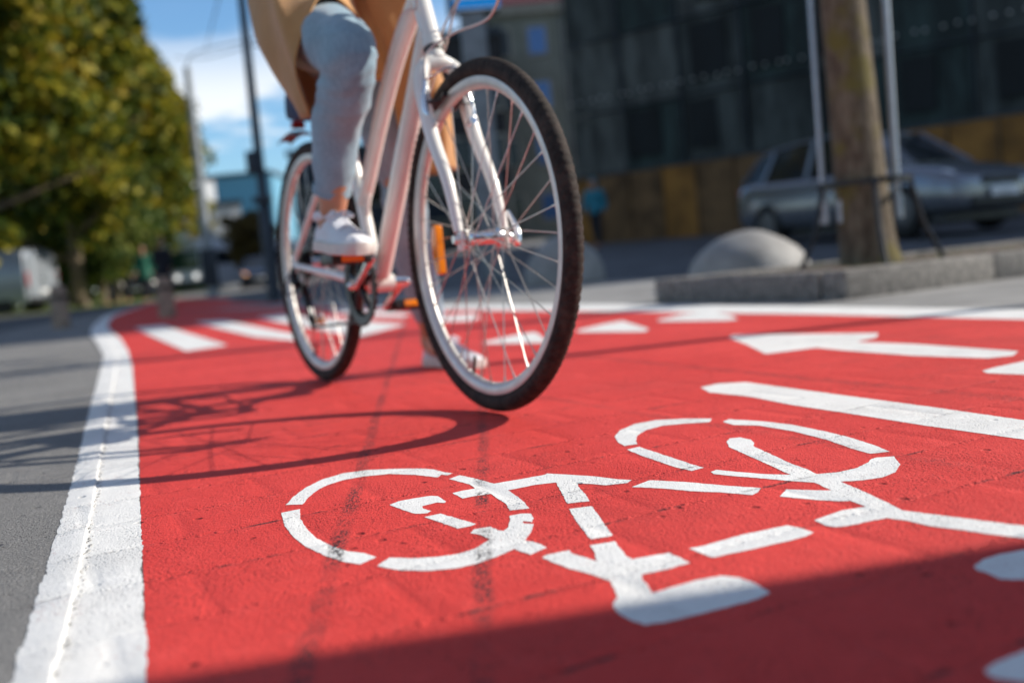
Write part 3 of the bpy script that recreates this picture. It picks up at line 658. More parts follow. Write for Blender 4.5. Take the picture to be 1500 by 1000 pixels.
# jeans
jn = MB()
hmR = aR+Vector((.010, 0, .052)); dR = (kR-hmR).normalized(); hmL = aL+Vector((.004, -.003, .055)); dL = (kL-hmL).normalized()
jn.tube([hipR+Vector((-.02, 0, .02)), hipR.lerp(kR, .4), hipR.lerp(kR, .8)+Vector((0, 0, .006)), kR+Vector((.010, 0, -.004)), kR+Vector((-.010, 0, -.07)), kR.lerp(hmR, .5)+Vector((-.010, 0, 0)), kR.lerp(hmR, .8), hmR, hmR-dR*.05],
        [.098, .090, .074, .065, .059, .056, .0485, .0425, .0415], 20, smooth=6)
jn.tube([hipL+Vector((-.02, 0, .02)), hipL.lerp(kL, .5), kL+Vector((.0, 0, .05)), kL+Vector((0, 0, -.02)), kL.lerp(aL, .38)+Vector((-.012, 0, 0)), kL.lerp(aL, .72), hmL, hmL-dL*.05],
        [.098, .085, .066, .062, .062, .052, .046, .045], 20, smooth=6)
jn.tube([pel+Vector((-.01, -.05, -.05)), pel+Vector((-.01, .05, -.05))], .115, 18)
def wrinkle(o, amp, sc, zs=2.2, seed=0):
    for v in o.data.vertices:
        p = v.co; n = noise.noise(Vector((p.x*sc, p.y*sc, p.z*sc*zs+seed))); n2 = noise.noise(Vector((p.x*sc*2.3, p.y*sc*2.3+9, p.z*sc*zs*1.7+seed)))
        v.co = p+v.normal*(amp*(abs(n)*1.6-.3+.4*n2))
jeans = fused('jeans', jn, M['denim'], rider, .0085, 4)
def creases(o):
    for v in o.data.vertices:
        p = v.co.copy(); a = 0
        for c0, rad, amp in ((kR+Vector((-.03, 0, -.03)), .16, .0050), (hmR+Vector((0, 0, .03)), .09, .0040), (kL, .14, .004), (hmL+Vector((0, 0, .03)), .10, .004)):
            d = (p-c0).length
            if d < rad:
                q = p+Vector((0, 0, .05*noise.noise(p*9))); n = noise.noise(Vector((q.x*7+q.z*6, q.y*7, q.z*30+3)))
                a += 1.5*amp*(1-d/rad)*((1-abs(n)*3.2))
        a += .0022*(1-abs(noise.noise(Vector((p.x*10, p.y*10, p.z*5+p.x*9))))*3)+.002*noise.noise(p*14)
        v.co = p+v.normal*a
creases(jeans)
bm = bmesh.new(); bm.from_mesh(jeans.data)
for h0, d0, c0, rr_ in ((hmR, dR, kR, .6), (hmL, dL, kL, .36)):
    fs = [f for f in bm.faces if (f.calc_center_median()-h0).length < .11]
    g_ = list({v for f in fs for v in f.verts})+list({e for f in fs for e in f.edges})+fs
    bmesh.ops.bisect_plane(bm, geom=g_, plane_co=h0, plane_no=-d0, clear_outer=True)
bm.to_mesh(jeans.data); bm.free()
for h0, d0, r in ((hmR, dR, .0435), (hmL, dL, .0465)):
    MB().lathe([(r-.001, -.001), (r+.0016, .001), (r+.002, .016), (r+.0004, .019), (r-.004, .014), (r-.0035, .001)], h0, d0, 36, True).build('hem', M['denim'], jeans)
# shoes
def shoe(orig, ang, yaw, pitch):
    Rm = Matrix.Rotation(yaw, 3, 'Z') @ Matrix.Rotation(pitch, 3, 'Y'); o3 = Vector(orig)
    st = [(-.004, .018, .050), (.006, .029, .078), (.03, .035, .083), (.06, .034, .085), (.095, .035, .088), (.125, .040, .078), (.16, .045, .066), (.195, .047, .055), (.222, .0455, .048), (.244, .041, .044), (.262, .033, .040), (.274, .022, .035), (.281, .008, .030)]
    up = MB(); rings = []
    for x, w, h in st:
        sh = .006*math.sin(x/.28*math.pi); r = []
        for k in range(20):
            a = 2*math.pi*k/20; c_, s_ = math.cos(a), math.sin(a); y = w*abs(c_)**.8*(1 if c_ > 0 else -1); 
            if s_ > 0: z = .018+(h-.018)*s_**.75; y *= (1-.42*s_**2 if x < .22 else 1-.25*s_**2)
            else: z = .018+.012*s_
            r.append(o3+Rm@Vector((x, y+sh, z)))
        rings.append(r)
    u = up.loft(rings).build('shoe', M['shoe'], rider, auto=60)
    so = MB(); rings = []
    for x, w, h in st:
        sh = .006*math.sin(x/.28*math.pi); w2 = w+.0045; x2 = x if 0 < x < .25 else x+(.005 if x > .1 else -.006); r = []
        for y, z in ((-w2, .003), (-w2, .024), (-w2+.003, .027), (w2-.003, .027), (w2, .024), (w2, .003), (w2-.004, 0), (-w2+.004, 0)): r.append(o3+Rm@Vector((x2, y+sh, z)))
        rings.append(r)
    so.loft(rings).build('sole', M['sole'], u)
    la = MB()
    for i in range(6):
        x = .085+i*.018; h = np.interp(x, [q[0] for q in st], [q[2] for q in st])+.002; w = .021
        for sg in (1, -1): la.tube([o3+Rm@Vector((x, -w*sg, h-.010)), o3+Rm@Vector((x+.009, .004, h+.001)), o3+Rm@Vector((x+.016, w*sg, h-.012))], .0032, 6, smooth=3)
    kx = o3+Rm@Vector((.112, .004, .086))
    for q in ((.014, .024, .0), (.016, -.024, .002)): la.tube([kx, kx+Rm@Vector((q[0]*.6, q[1]*.6, q[2]+.006)), kx+Rm@Vector((q[0]*1.6, q[1]*1.2, q[2]-.004)), kx+Rm@Vector((q[0]*1.2, q[1]*.5, -.004)), kx], .0032, 6, smooth=5)
    la.build('laces', M['lace'], u)
    cl = MB(); cl.lathe([(.034, 0), (.038, .006), (.036, .018), (.031, .022), (.030, .008)], o3+Rm@Vector((.038, .002, .072)), Rm@Vector((-.12, 0, 1)), 24, True); cl.build('collar', M['shoe'], u)
shoe((.505, -.140, .360), 0, R(-4), R(5)); shoe((-.075, .365, 0.0), 0, R(6), 0)
# coat
ct = MB(); ct.tube([Vector((.30, 0, 1.0)), Vector((.31, 0, 1.10)), Vector((.345, 0, 1.26)), Vector((.37, 0, 1.38)), Vector((.395, 0, 1.45))], [.185, .165, .175, .15, .075], 24, smooth=6)
for s in (-1, 1): ct.tube([Vector((.365, s*.10, 1.38)), Vector((.37, s*.175, 1.38)), Vector((.52, s*.275, 1.165)), Vector((.69, s*.30, 1.10))], [.085, .078, .062, .05], 18, smooth=6)
coat = fused('coat', ct, M['coat'], rider, .011, 5); wrinkle(coat, .01, 6, 1)
def panel(name, cols, parent, mat, folds=.010, fr=5, th_=.004, seed=0):
    """hanging cloth: each column is a top-to-bottom line of points"""
    nc, nr = len(cols), len(cols[0]); sub = 7
    def cr_(P, t):
        i = min(int(t), len(P)-2); f = t-i; p0, p1, p2, p3 = P[max(i-1, 0)], P[i], P[i+1], P[min(i+2, len(P)-1)]
        return .5*((2*p1)+(p2-p0)*f+(2*p0-5*p1+4*p2-p3)*f*f+(3*p1-p0-3*p2+p3)*f**3)
    cols = [[Vector(p) for p in c] for c in cols]; W_, H_ = (nc-1)*sub, (nr-1)*sub; g_ = []
    for j in range(H_+1):
        row = [cr_(c, j/sub) for c in cols]
        g_.append([cr_(row, i/sub) for i in range(W_+1)])
    vs = []
    for j in range(H_+1):
        for i in range(W_+1):
            p = g_[j][i]; a = g_[j][min(i+1, W_)]-g_[j][max(i-1, 0)]; b = g_[min(j+1, H_)][i]-g_[max(j-1, 0)][i]; n = a.cross(b)
            n = n.normalized() if n.length > 1e-9 else Vector((0, -1, 0))
            amp = folds*(.25+.75*j/H_)*math.sin(math.pi*min(1, max(0, i/W_)))**.4
            vs.append(p+n*amp*math.sin(i/W_*fr*math.pi*2+seed+j*.03+1.5*noise.noise(p*5)))
    w = W_+1; fs = [(j*w+i, j*w+i+1, (j+1)*w+i+1, (j+1)*w+i) for j in range(H_) for i in range(W_)]
    return MB().add(vs, fs).build(name, mat, parent, solid=th_, auto=0)
# right side of the skirt: hangs from the hip over the raised thigh, open at the front
panel('coat_skirt', [
    [(.10, .10, 1.10), (.06, .08, .98), (.10, .06, .86), (.20, .04, .745)],
    [(.10, .0, 1.10), (.06, -.02, .98), (.10, -.04, .86), (.24, -.06, .725)],
    [(.18, -.17, 1.10), (.24, -.19, .985), (.33, -.20, .86), (.47, -.15, .69)],
    [(.27, -.19, 1.09), (.36, -.21, .99), (.47, -.215, .85), (.585, -.19, .66)],
    [(.36, -.19, 1.08), (.46, -.21, .99), (.56, -.22, .87), (.648, -.205, .665)],
    [(.42, -.17, 1.07), (.50, -.19, .99), (.58, -.212, .91), (.658, -.215, .80)],
    [(.45, -.12, 1.06), (.52, -.13, .995), (.58, -.138, .945), (.632, -.142, .918)],
    [(.46, -.06, 1.05), (.52, -.06, .985), (.57, -.055, .94), (.60, -.05, .905)],
    [(.46, -.02, 1.04), (.49, -.015, .97), (.51, -.01, .91), (.52, .0, .87)]], coat, M['coat'], .007, 4.5, seed=1)
# left side hangs down the standing leg to below the knee
panel('coat_skirt', [
    [(.48, -.05, 1.12), (.46, .02, 1.0), (.42, .08, .86), (.37, .13, .70), (.33, .17, .575)],
    [(.50, .03, 1.12), (.48, .07, 1.0), (.46, .13, .86), (.42, .17, .70), (.37, .20, .562)],
    [(.46, .12, 1.12), (.46, .16, 1.0), (.45, .21, .86), (.44, .235, .70), (.41, .245, .560)],
    [(.36, .20, 1.12), (.36, .23, 1.0), (.36, .265, .86), (.36, .29, .70), (.35, .30, .565)],
    [(.20, .20, 1.12), (.18, .23, 1.0), (.16, .27, .86), (.14, .30, .70), (.12, .31, .575)],
    [(.09, .14, 1.10), (.03, .17, .98), (.0, .20, .86), (-.01, .22, .72), (-.01, .24, .60)]], coat, M['coat'], .013, 3, seed=4)
# inner front flap falling between the legs
panel('coat_flap', [
    [(.42, -.09, 1.08), (.36, -.02, .95), (.31, .02, .84)],
    [(.45, -.03, 1.08), (.41, .02, .95), (.37, .06, .80)],
    [(.49, .02, 1.08), (.46, .06, .95), (.43, .10, .78)]], coat, M['coat'], .008, 2, seed=2)
MB().tube([(.47, -.06, 1.09), (.46, -.055, 1.0), (.45, -.05, .92), (.44, -.04, .83), (.435, -.035, .76)], .022, 10, smooth=4, flat=.2).build('coat_belt', M['coat'], coat)
# ------------------------------------------------------------------ people in the distance
def person(label, loc, rz, jacket, trousers, skirt=False, group=None, ph=0, hcol=None):
    p = thing('person', label, 'person', loc, rz, group)
    b = MB(); k = .16
    for s in (-1, 1):
        st_ = s*k*(1 if ph == 0 else -1)
        hip, kn, an = Vector((0, s*.09, .92)), Vector((st_*.6+.03, s*.09, .50)), Vector((st_*1.4, s*.09, .09))
        b.tube([hip, kn, an], [.08, .055, .038], 10, smooth=3); b.tube([an+Vector((-.04, 0, -.05)), an+Vector((.14, 0, -.06))], [.035, .03], 8)
        sh, el, ha = Vector((0, s*.19, 1.40)), Vector((-st_*.5, s*.24, 1.12)), Vector((-st_*1.0+.1, s*.22, .90))
        b.tube([Vector((0, s*.08, 1.38)), sh, el, ha], [.06, .05, .04, .03], 10, smooth=3)
        for q in range(4): b.tube([ha, ha+Vector((.02*(q-1.5), 0, -.09))], [.013, .009], 6)
        b.tube([ha, ha+Vector((.05, 0, -.03))], [.012, .009], 6)
    b.tube([Vector((0, 0, .88)), Vector((0, 0, 1.15)), Vector((0, 0, 1.35)), Vector((0, 0, 1.45))], [.14, .12, .15, .06], 12, smooth=3)
    b.tube([Vector((0, 0, 1.42)), Vector((.01, 0, 1.54))], .05, 10); b.ball((.02, 0, 1.62), .10, 14, 10, (1, .82, 1.2)); b.ball((.125, 0, 1.61), .015, 6, 5)
    fused('body', b, M['skin'], p, .022, 2)
    j = MB(); j.tube([Vector((0, 0, .72 if skirt else .86)), Vector((0, 0, 1.15)), Vector((0, 0, 1.35)), Vector((0, 0, 1.46))], [.24 if skirt else .175, .16, .18, .085], 14, smooth=3)
    for s in (-1, 1):
        st_ = s*k*(1 if ph == 0 else -1)
        j.tube([Vector((0, s*.1, 1.38)), Vector((0, s*.195, 1.39)), Vector((-st_*.5, s*.245, 1.12)), Vector((-st_*1.0+.09, s*.225, .93))], [.08, .075, .062, .05], 10, smooth=3)
    fused('jacket', j, jacket, p, .025, 2)
    t = MB()
    for s in (-1, 1):
        st_ = s*k*(1 if ph == 0 else -1)
        t.tube([Vector((0, s*.085, .95)), Vector((st_*.6+.03, s*.09, .50)), Vector((st_*1.4, s*.09, .12))], [.105, .08, .065], 10, smooth=3)
    fused('trousers', t, trousers, p, .025, 2)
    h = MB(); h.ball((-.005, 0, 1.645), .112, 14, 10, (1, .9, 1.12)); fused('hair', h, hcol or M['hair'], p, .025, 2)
    return p
M['dark_cloth'] = simple('dark_cloth', (.012, .013, .02), .85); M['green_cloth'] = simple('green_cloth', (.004, .10, .06), .8)
M['turq'] = simple('turquoise_cloth', (.02, .20, .28), .7); M['beige'] = simple('beige_cloth', (.35, .25, .18), .8); M['grey_cloth'] = simple('grey_cloth', (.12, .11, .16), .8)
def onground(px, py_unused, Y):
    p = at(px, 420, Y); return (p.x, p.y, terr(p.x, p.y))
def gpt(px, Y, yy=420):
    p = at(px, yy, Y); return Vector((p.x, p.y, terr(p.x, p.y)))
p1 = gpt(215, 31, 430); person('pedestrian in a long green coat on the left near the end of the red lane', p1, R(-80), M['green_cloth'], M['dark_cloth'], True, 'pedestrians far down the street')
p1 = gpt(164, 34, 430); person('pedestrian in black beside the parked car, leftmost walker', p1, R(95), M['dark_cloth'], M['dark_cloth'], False, 'pedestrians far down the street', 1)
p1 = gpt(188, 36, 430); person('pedestrian in a grey top between the black and green walkers', p1, R(-95), M['grey_cloth'], M['dark_cloth'], False, 'pedestrians far down the street')
p1 = gpt(243, 27, 430); person('pedestrian in dark clothes standing behind the wooden bollard', p1, R(90), M['dark_cloth'], M['dark_cloth'], True, 'pedestrians far down the street', 1)
p1 = gpt(876, 25, 360); person('pedestrian in a turquoise jacket by the brown hoarding', p1, R(-120), M['turq'], M['dark_cloth'], False, None, 0, M['turq'])
# ------------------------------------------------------------------ planter, tree, guard, domes
M['kerb'] = simple('grey_granite', (.22, .205, .185), .8, var=.25, scale=30, bump=.8, bscale=110)
M['conc'] = simple('pale_concrete', (.31, .30, .285), .7, var=.12, scale=5, bump=.35, bscale=120)
KA = G(1240, 440); e1 = Vector((.88, .475)).normalized(); e2 = Vector((-.475, .88)).normalized()
pl = thing('planter', 'raised tree planter edged with grey granite kerb stones', 'planter', (KA.x, KA.y, 0), math.atan2(e1.y, e1.x))
LX, LY, KW, KH = 4.2, 1.42, .15, .135
for (x0, y0, x1, y1) in ((0, 0, 0, LY), (0, 0, LX, 0), (0, LY, LX, LY), (LX, 0, LX, LY)):
    L = math.hypot(x1-x0, y1-y0); n = max(1, round(L/.98)); along_x = abs(x1-x0) > abs(y1-y0)
    for k in range(n):
        a, b = k/n, (k+1)/n; cx, cy = x0+(x1-x0)*(a+b)/2, y0+(y1-y0)*(a+b)/2; ln = L/n-.008
        if along_x: dims = (ln-(KW if n == 1 else 0), KW, KH); cy += KW/2*(1 if y0 == 0 else -1)
        else:
            dims = (KW, ln-.31/n, KH); cx += KW/2*(1 if x0 == 0 else -1)
        zb = terr(KA.x+e1.x*cx+e2.x*cy, KA.y+e1.y*cx+e2.y*cy)
        MB().box((cx, cy, zb+KH/2), dims, bev=.014).build('kerb_stone', M['kerb'], pl)
sm = MB(); n_ = 24; vs = []
for j in range(13):
    for i in range(n_+1):
        x, y = KW+(LX-2*KW)*i/n_, KW+(LY-2*KW)*j/12; wx, wy = KA.x+e1.x*x+e2.x*y, KA.y+e1.y*x+e2.y*y
        vs.append((x, y, .105+terr(wx, wy)+.03*math.sin(math.pi*j/12)+.012*noise.noise(Vector((x*4, y*4, 0)))))
sm.add(vs, [(j*(n_+1)+i, j*(n_+1)+i+1, (j+1)*(n_+1)+i+1, (j+1)*(n_+1)+i) for j in range(12) for i in range(n_)]).build('soil', M['soil'], pl)
tp = gpt(1273, 5.35, 384); TZ = .12
def bark():
    m, nt, b = new_mat('bark'); g = N(nt); tc = g.n('ShaderNodeTexCoord').outputs['Object']
    f = g.noise(g.map(tc, (1, 1, .25)), 26, 5, .7); c = g.mix(g.step(f, .35, .65), (.085, .058, .035), (.21, .165, .11))
    c = g.mix(g.step(g.noise(tc, 5, 3), .5, .68), c, (.16, .13, .03)); nt.links.new(c, b.inputs['Base Color']); b.inputs['Roughness'].default_value = .9
    bn = g.n('ShaderNodeBump'); bn.inputs['Strength'].default_value = 1; bn.inputs['Distance'].default_value = .02; nt.links.new(f, bn.inputs['Height']); nt.links.new(bn.outputs[0], b.inputs['Normal']); return m
M['bark'] = bark()
def leafmat(name, stops, transl=.3):
    m, nt, b = new_mat(name); g = N(nt); geo = g.n('ShaderNodeNewGeometry'); tc = g.n('ShaderNodeTexCoord').outputs['Object']
    f = g.math('ADD', g.math('MULTIPLY', geo.outputs['Random Per Island'], .40), g.math('MULTIPLY', g.noise(tc, .5, 4, .65), 1.25)); f = g.math('SUBTRACT', f, .33)
    c = g.ramp(f, stops); nt.links.new(c, b.inputs['Base Color']); b.inputs['Roughness'].default_value = .6; b.inputs['Specular IOR Level'].default_value = .25
    tr = nt.nodes.new('ShaderNodeBsdfTranslucent'); nt.links.new(c, tr.inputs[0]); mx = nt.nodes.new('ShaderNodeMixShader'); mx.inputs[0].default_value = transl
    nt.links.new(b.outputs[0], mx.inputs[1]); nt.links.new(tr.outputs[0], mx.inputs[2]); nt.links.new(mx.outputs[0], nt.nodes['Material Output'].inputs[0]); return m
M['leaf'] = leafmat('autumn_leaves', [(.18, (.015, .032, .006)), (.40, (.055, .095, .010)), (.53, (.18, .19, .015)), (.66, (.36, .30, .02)), (.86, (.40, .26, .035))])  # leaf colours; the dark greens double as painted shade masses in the crowns
M['leafg'] = leafmat('green_leaves', [(.15, (.03, .06, .016)), (.5, (.09, .14, .03)), (.8, (.22, .22, .03))])
def leaves(clumps, per, cs, ls):
    """leaf-sized quads scattered through clumps"""
    n = len(clumps)*per; c = np.repeat(np.array(clumps), per, axis=0)
    d = rng.normal(size=(n, 3)); d /= np.linalg.norm(d, axis=1)[:, None]; r = rng.random(n)**.45
    sz = np.repeat(rng.uniform(.6, 1.35, len(clumps)), per)
    P = c+d*(r*cs*sz)[:, None]*np.array([1, 1, .75])
    a = rng.normal(size=(n, 3)); a /= np.linalg.norm(a, axis=1)[:, None]; b = np.cross(a, rng.normal(size=(n, 3))); b /= np.linalg.norm(b, axis=1)[:, None]
    s = (ls*rng.uniform(.6, 1.3, n))[:, None]
    V = np.stack([P-a*s, P+b*s*.55, P+a*s, P-b*s*.55], 1).reshape(-1, 3)
    me = bpy.data.meshes.new('crown'); me.vertices.add(4*n); me.vertices.foreach_set('co', V.ravel()); me.loops.add(4*n); me.loops.foreach_set('vertex_index', np.arange(4*n)); me.polygons.add(n)
    me.polygons.foreach_set('loop_start', np.arange(0, 4*n, 4)); me.polygons.foreach_set('loop_total', np.full(n, 4)); me.update(); me.validate(); return me
def tree(label, loc, h, r, zb, mat, name='autumn_tree', nclump=150, per=90, cs=.7, ls=.16, tr=.22, group=None):
    t = thing(name, label, 'tree', loc, random.uniform(0, 6), group); cl = []
    while len(cl) < nclump:
        p = rng.uniform(-1, 1, 3); q = np.linalg.norm(p)
        if q > 1 or q < .45: continue
        w = .75+.4*noise.noise(Vector((p[0]*1.7+loc[0], p[1]*1.7, p[2]*1.7)))*1.6
        cl.append((p[0]*r*w, p[1]*r*w, zb+(h-zb)*(p[2]*w*.5+.5)))
    me = leaves(cl, per, cs, ls); me.materials.append(mat); o = bpy.data.objects.new('crown', me); COL.objects.link(o); o.parent = t
    k = MB(); k.tube([(0, 0, -.1), (.03, 0, zb*.5+.3), (0, .04, zb+.8), (.1, 0, h*.8)], [tr*1.25, tr, tr*.8, tr*.15], 12, smooth=5)
    for i in range(9):
        a = i*2.4; z0 = zb+.4+(h*.6-zb)*i/9; k.tube([(0, 0, z0), (r*.4*math.cos(a), r*.4*math.sin(a), z0+.7), (r*.8*math.cos(a), r*.8*math.sin(a), z0+1.3)], [tr*.5, tr*.3, tr*.08], 7, smooth=3)
    k.build('trunk', M['bark'], t); return t
# street tree in the planter: tapering, slightly leaning trunk
st = thing('street_tree', 'street tree with a bare leaning trunk growing in the granite planter', 'tree', (tp.x, tp.y, TZ))
k = MB(); k.tube([(.02, 0, -.06), (.0, 0, .10), (-.02, 0, .5), (-.045, 0, 1.2), (-.08, 0, 2.2), (-.1, 0, 3.2), (-.05, 0, 4.6)], [.175, .150, .133, .118, .10, .08, .03], 20, smooth=6)
for i in range(7):
    a = i*2.2; z0 = 2.5+i*.3; k.tube([(-.09, 0, z0), (.5*math.cos(a), .5*math.sin(a), z0+.5), (1.1*math.cos(a), 1.1*math.sin(a), z0+.9)], [.045, .028, .01], 8, smooth=4)
k.build('trunk', M['bark'], st)
me = leaves([(rng.uniform(-1.2, 1.2), rng.uniform(-1.2, 1.2), rng.uniform(2.9, 5.2)) for _ in range(55)], 60, .4, .07); me.materials.append(M['leaf']); o = bpy.data.objects.new('crown', me); COL.objects.link(o); o.parent = st
M['stake'] = metal('galvanised_tube', (.42, .46, .50), .45, .7)
tg = thing('tree_guard', 'black steel guard with splayed legs round the street tree trunk', 'tree guard', (tp.x, tp.y, TZ)); RR = .235
gm_ = MB(); gm_.lathe([(RR, .425), (RR+.012, .425), (RR+.012, .455), (RR, .455)], (0, 0, 0), (0, 0, 1), 32, True); gm_.build('ring', M['blackm'], tg)
for a in (R(-8), R(188), R(262), R(85)):
    c_, s_ = math.cos(a), math.sin(a); MB().tube([(RR*c_, RR*s_, .45), (RR*1.25*c_, RR*1.25*s_, .2), (RR*1.7*c_, RR*1.7*s_, -.02)], .014, 8).build('leg', M['blackm'], tg)
for px, xo in ((1202, 0), (1228, .02), (1310, 0)):
    q = at(px, 255, 5.35); tt = thing('support_stake', {1202: 'pale metal tree stake, leftmost of the three beside the trunk', 1228: 'pale metal tree stake almost touching the left side of the trunk', 1310: 'pale metal tree stake right of the trunk'}[px], 'tree stake', (q.x, q.y-.02, .42), group='metal stakes round the street tree')
    MB().tube([(0, 0, 0), (0, 0, 2.4)], .0195 if px > 1300 else .014, 12).build('tube', M['stake'], tt); MB().tube([(0, 0, -.06), (0, 0, .06)], .027, 12).build('foot_clamp', M['stake'], tt)
# grass tufts in the planter
V = []; Fc = []
for i in range(900):
    a = random.choice([(.55, .35), (1.35, .62), (.9, .95), (1.8, .5)]); x, y = KW+.05+a[0]+random.gauss(0, .22), a[1]+random.gauss(0, .16)
    x = min(max(x, KW+.03), LX-KW); y = min(max(y, KW+.03), LY-KW-.03); wx, wy = KA.x+e1.x*x+e2.x*y, KA.y+e1.y*x+e2.y*y
    h_ = random.uniform(.02, .06); b = random.uniform(0, 6.28); i0 = len(V); z = .11+terr(wx, wy)
    V += [(wx, wy, z), (wx+.004*math.cos(b), wy+.004*math.sin(b), z), (wx+random.uniform(-.02, .02), wy+random.uniform(-.02, .02), z+h_)]; Fc.append((i0, i0+1, i0+2))
tag(MB().add(V, Fc).build('grass', simple('planter_grass', (.10, .17, .03), .8)), 'short green grass growing on the planter soil', 'grass', kind='stuff')
def dome(label, px, Y, rx, rz, yy):
    c = gpt(px, Y, yy); t = thing('dome_bollard', label, 'bollard', (c.x, c.y, c.z), .5, 'concrete dome bollards by the road'); vs = []; seg = 40
    prof = [(1.0, 0), (1.005, .12), (.98, .3), (.91, .5), (.78, .68), (.58, .84), (.44, .91), (.30, .955), (.15, .988), (.001, 1.0)]
    dm = MB().lathe([(r*rx, z*rz) for r, z in prof], (0, 0, 0), (0, 0, 1), seg)
    dm.v = [(x*(1+.05*noise.noise(Vector((x*3, y*3, z*3)))), y*(1+.05*noise.noise(Vector((x*3, y*3, z*3+7)))), z*(1-.10*max(0, x)/rx+.05*noise.noise(Vector((x*4, y*4, 2))))) for x, y, z in dm.v]
    dm.build('dome', M['conc'], t)
    MB().lathe([(rx*1.02, 0), (rx*1.02, .02), (rx*.9, .02), (rx*.9, 0)], (0, 0, 0), (0, 0, 1), seg, True).build('base_ring', M['kerb'], t)
dome('pale concrete dome bollard behind the left corner of the planter', 1098, 7.2, .44, .385, 390)
dome('shaded concrete dome bollard seen behind the front wheel rim', 830, 10.4, .42, .50, 425)
# ------------------------------------------------------------------ cars
M['rimd'] = simple('dark_alloy', (.12, .12, .13), .4, .6); M['glass'] = simple('dark_glass', (.015, .02, .025), .06, var=.02); M['tyre'] = simple('car_tyre', (.02, .02, .02), .8); M['plate'] = simple('white_plate', (.8, .8, .8), .5)
M['lamp'] = simple('headlamp_glass', (.75, .78, .8), .12, .2, coat=.8); M['lit'] = simple('lit_headlamp', (.9, .9, .85), .3, emis=(1., .86, .68, .8)); M['amber'] = simple('lit_amber_lamp', (.9, .5, .2), .3, emis=(1, .45, .18, 1.1))
def car(label, loc, heading, paint, lights=None, group=None, name='parked_car', detail=True):
    c = thing(name, label, 'car', loc, heading, group)          # local +x forward, origin mid-car on the ground
    prof = [(-2.33, .42, .78, .74), (-2.30, .30, .98, .80), (-2.1, .24, 1.02, .86), (-1.5, .22, .98, .90), (-.5, .20, .94, .91), (.5, .20, .92, .91), (1.1, .20, .92, .91), (1.5, .21, .88, .90), (1.95, .22, .80, .87), (2.2, .24, .72, .80), (2.32, .30, .62, .70)]
    rings = []
    for x, zb, zt, w in prof:
        dz = zt-zb; rings.append([Vector((x, y*w, zb+f*dz)) for y, f in ((-.82, 0), (-.97, .12), (-1., .45), (-.985, .7), (-.95, .92), (-.88, 1), (-.5, 1.03), (0, 1.04), (.5, 1.03), (.88, 1), (.95, .92), (.985, .7), (1., .45), (.97, .12), (.82, 0), (0, -.02))])
    mb = MB(); mb.loft(rings); mb.build('body', paint, c, subsurf=1)
    gh = [(-2.2, .98, 1.02, .72, .72), (-1.95, .96, 1.30, .76, .60), (-1.6, .95, 1.42, .79, .60), (-.8, .92, 1.46, .80, .62), (0., .91, 1.46, .80, .62), (.45, .90, 1.38, .80, .60), (.95, .90, 1.08, .78, .66), (1.2, .90, .93, .76, .72)]
    rings = [[Vector((x, -w0, zb-.02)), Vector((x, -w1, zt-.03)), Vector((x, -w1*.85, zt)), Vector((x, 0, zt+.015)), Vector((x, w1*.85, zt)), Vector((x, w1, zt-.03)), Vector((x, w0, zb-.02))] for x, zb, zt, w0, w1 in gh]
    MB().loft(rings).build('windows', M['glass'], c)
    rf = MB(); rf.loft([[Vector((x, y*w1, zt+.012+.012*(1-y*y))) for y in (-1.02, -.6, 0, .6, 1.02)] for x, zb, zt, w0, w1 in gh[1:6]], False, False); rf.build('roof', paint, c, solid=.03)
    for s in (-1, 1):
        for a, b in (((-1.62, .79, .95), (-1.45, .61, 1.41)), ((-.55, .81, .92), (-.5, .63, 1.45)), ((1.2, .77, .92), (.42, .61, 1.40)), ((-2.2, .74, 1.0), (-1.85, .60, 1.34))):
            MB().tube([(a[0], s*a[1], a[2]), (b[0], s*b[1], b[2])], .032, 8).build('pillar', paint, c)
    for s in (-1, 1):
        for x in (-1.45, 1.42):
            w = MB().lathe([(.20, -.10), (.31, -.10), (.335, -.07), (.335, .07), (.31, .10), (.20, .10)], (x, s*.80, .335), (0, 1, 0), 32, True).build('wheel', M['tyre'], c)
            MB().lathe([(0, s*.09), (.05, s*.10), (.19, s*.085), (.205, s*.10), (.205, 0), (0, 0)], (x, s*.80, .335), (0, 1, 0), 20).build('rim', M['rimd'], w)
        MB().tube([(1.75, s*.62, .72), (2.02, s*.70, .70), (2.17, s*.62, .66)], [.06, .075, .05], 10, smooth=3).build('headlight', lights if lights else M['lamp'], c)
        if lights: MB().ball((2.24, s*.58, .64), .085, 12, 8, (.5, 1, .8)).build('headlight', lights, c)
        MB().box((-2.28, s*.62, .86), (.10, .26, .14), bev=.02).build('tail_light', M['red_refl'], c)
        MB().ball((.80, s*.98, .98), .1, 12, 8, (.7, 1., .7)).build('mirror', paint, c)
        MB().ball((2.23, s*.60, .40), .07, 10, 8, (.5, 1.3, .8)).build('fog_lamp', M['black'], c)
    MB().box((2.30, 0, .60), (.06, .70, .10), bev=.02).build('grille', M['black'], c); MB().box((2.27, 0, .36), (.12, 1.1, .14), bev=.03).build('air_intake', M['black'], c)
    MB().box((2.36, 0, .46), (.02, .52, .11), bev=.004).build('number_plate', M['plate'], c)
    MB().box((0, 0, .17), (4.0, 1.5, .12), bev=.03).build('underbody', M['black'], c)
    return c
M['carpaint'] = simple('grey_blue_car_paint', (.20, .215, .25), .24, .5, var=.03, coat=.8); M['darkcar'] = simple('dark_car_paint', (.015, .025, .06), .2, .3, coat=.8)
def yaw(dx, dy): return math.atan2(dy, dx)
cf = at(1478, 300, 13.0); hd = Vector((.42, -.91)).normalized(); cc = Vector((cf.x, cf.y))-hd*2.33
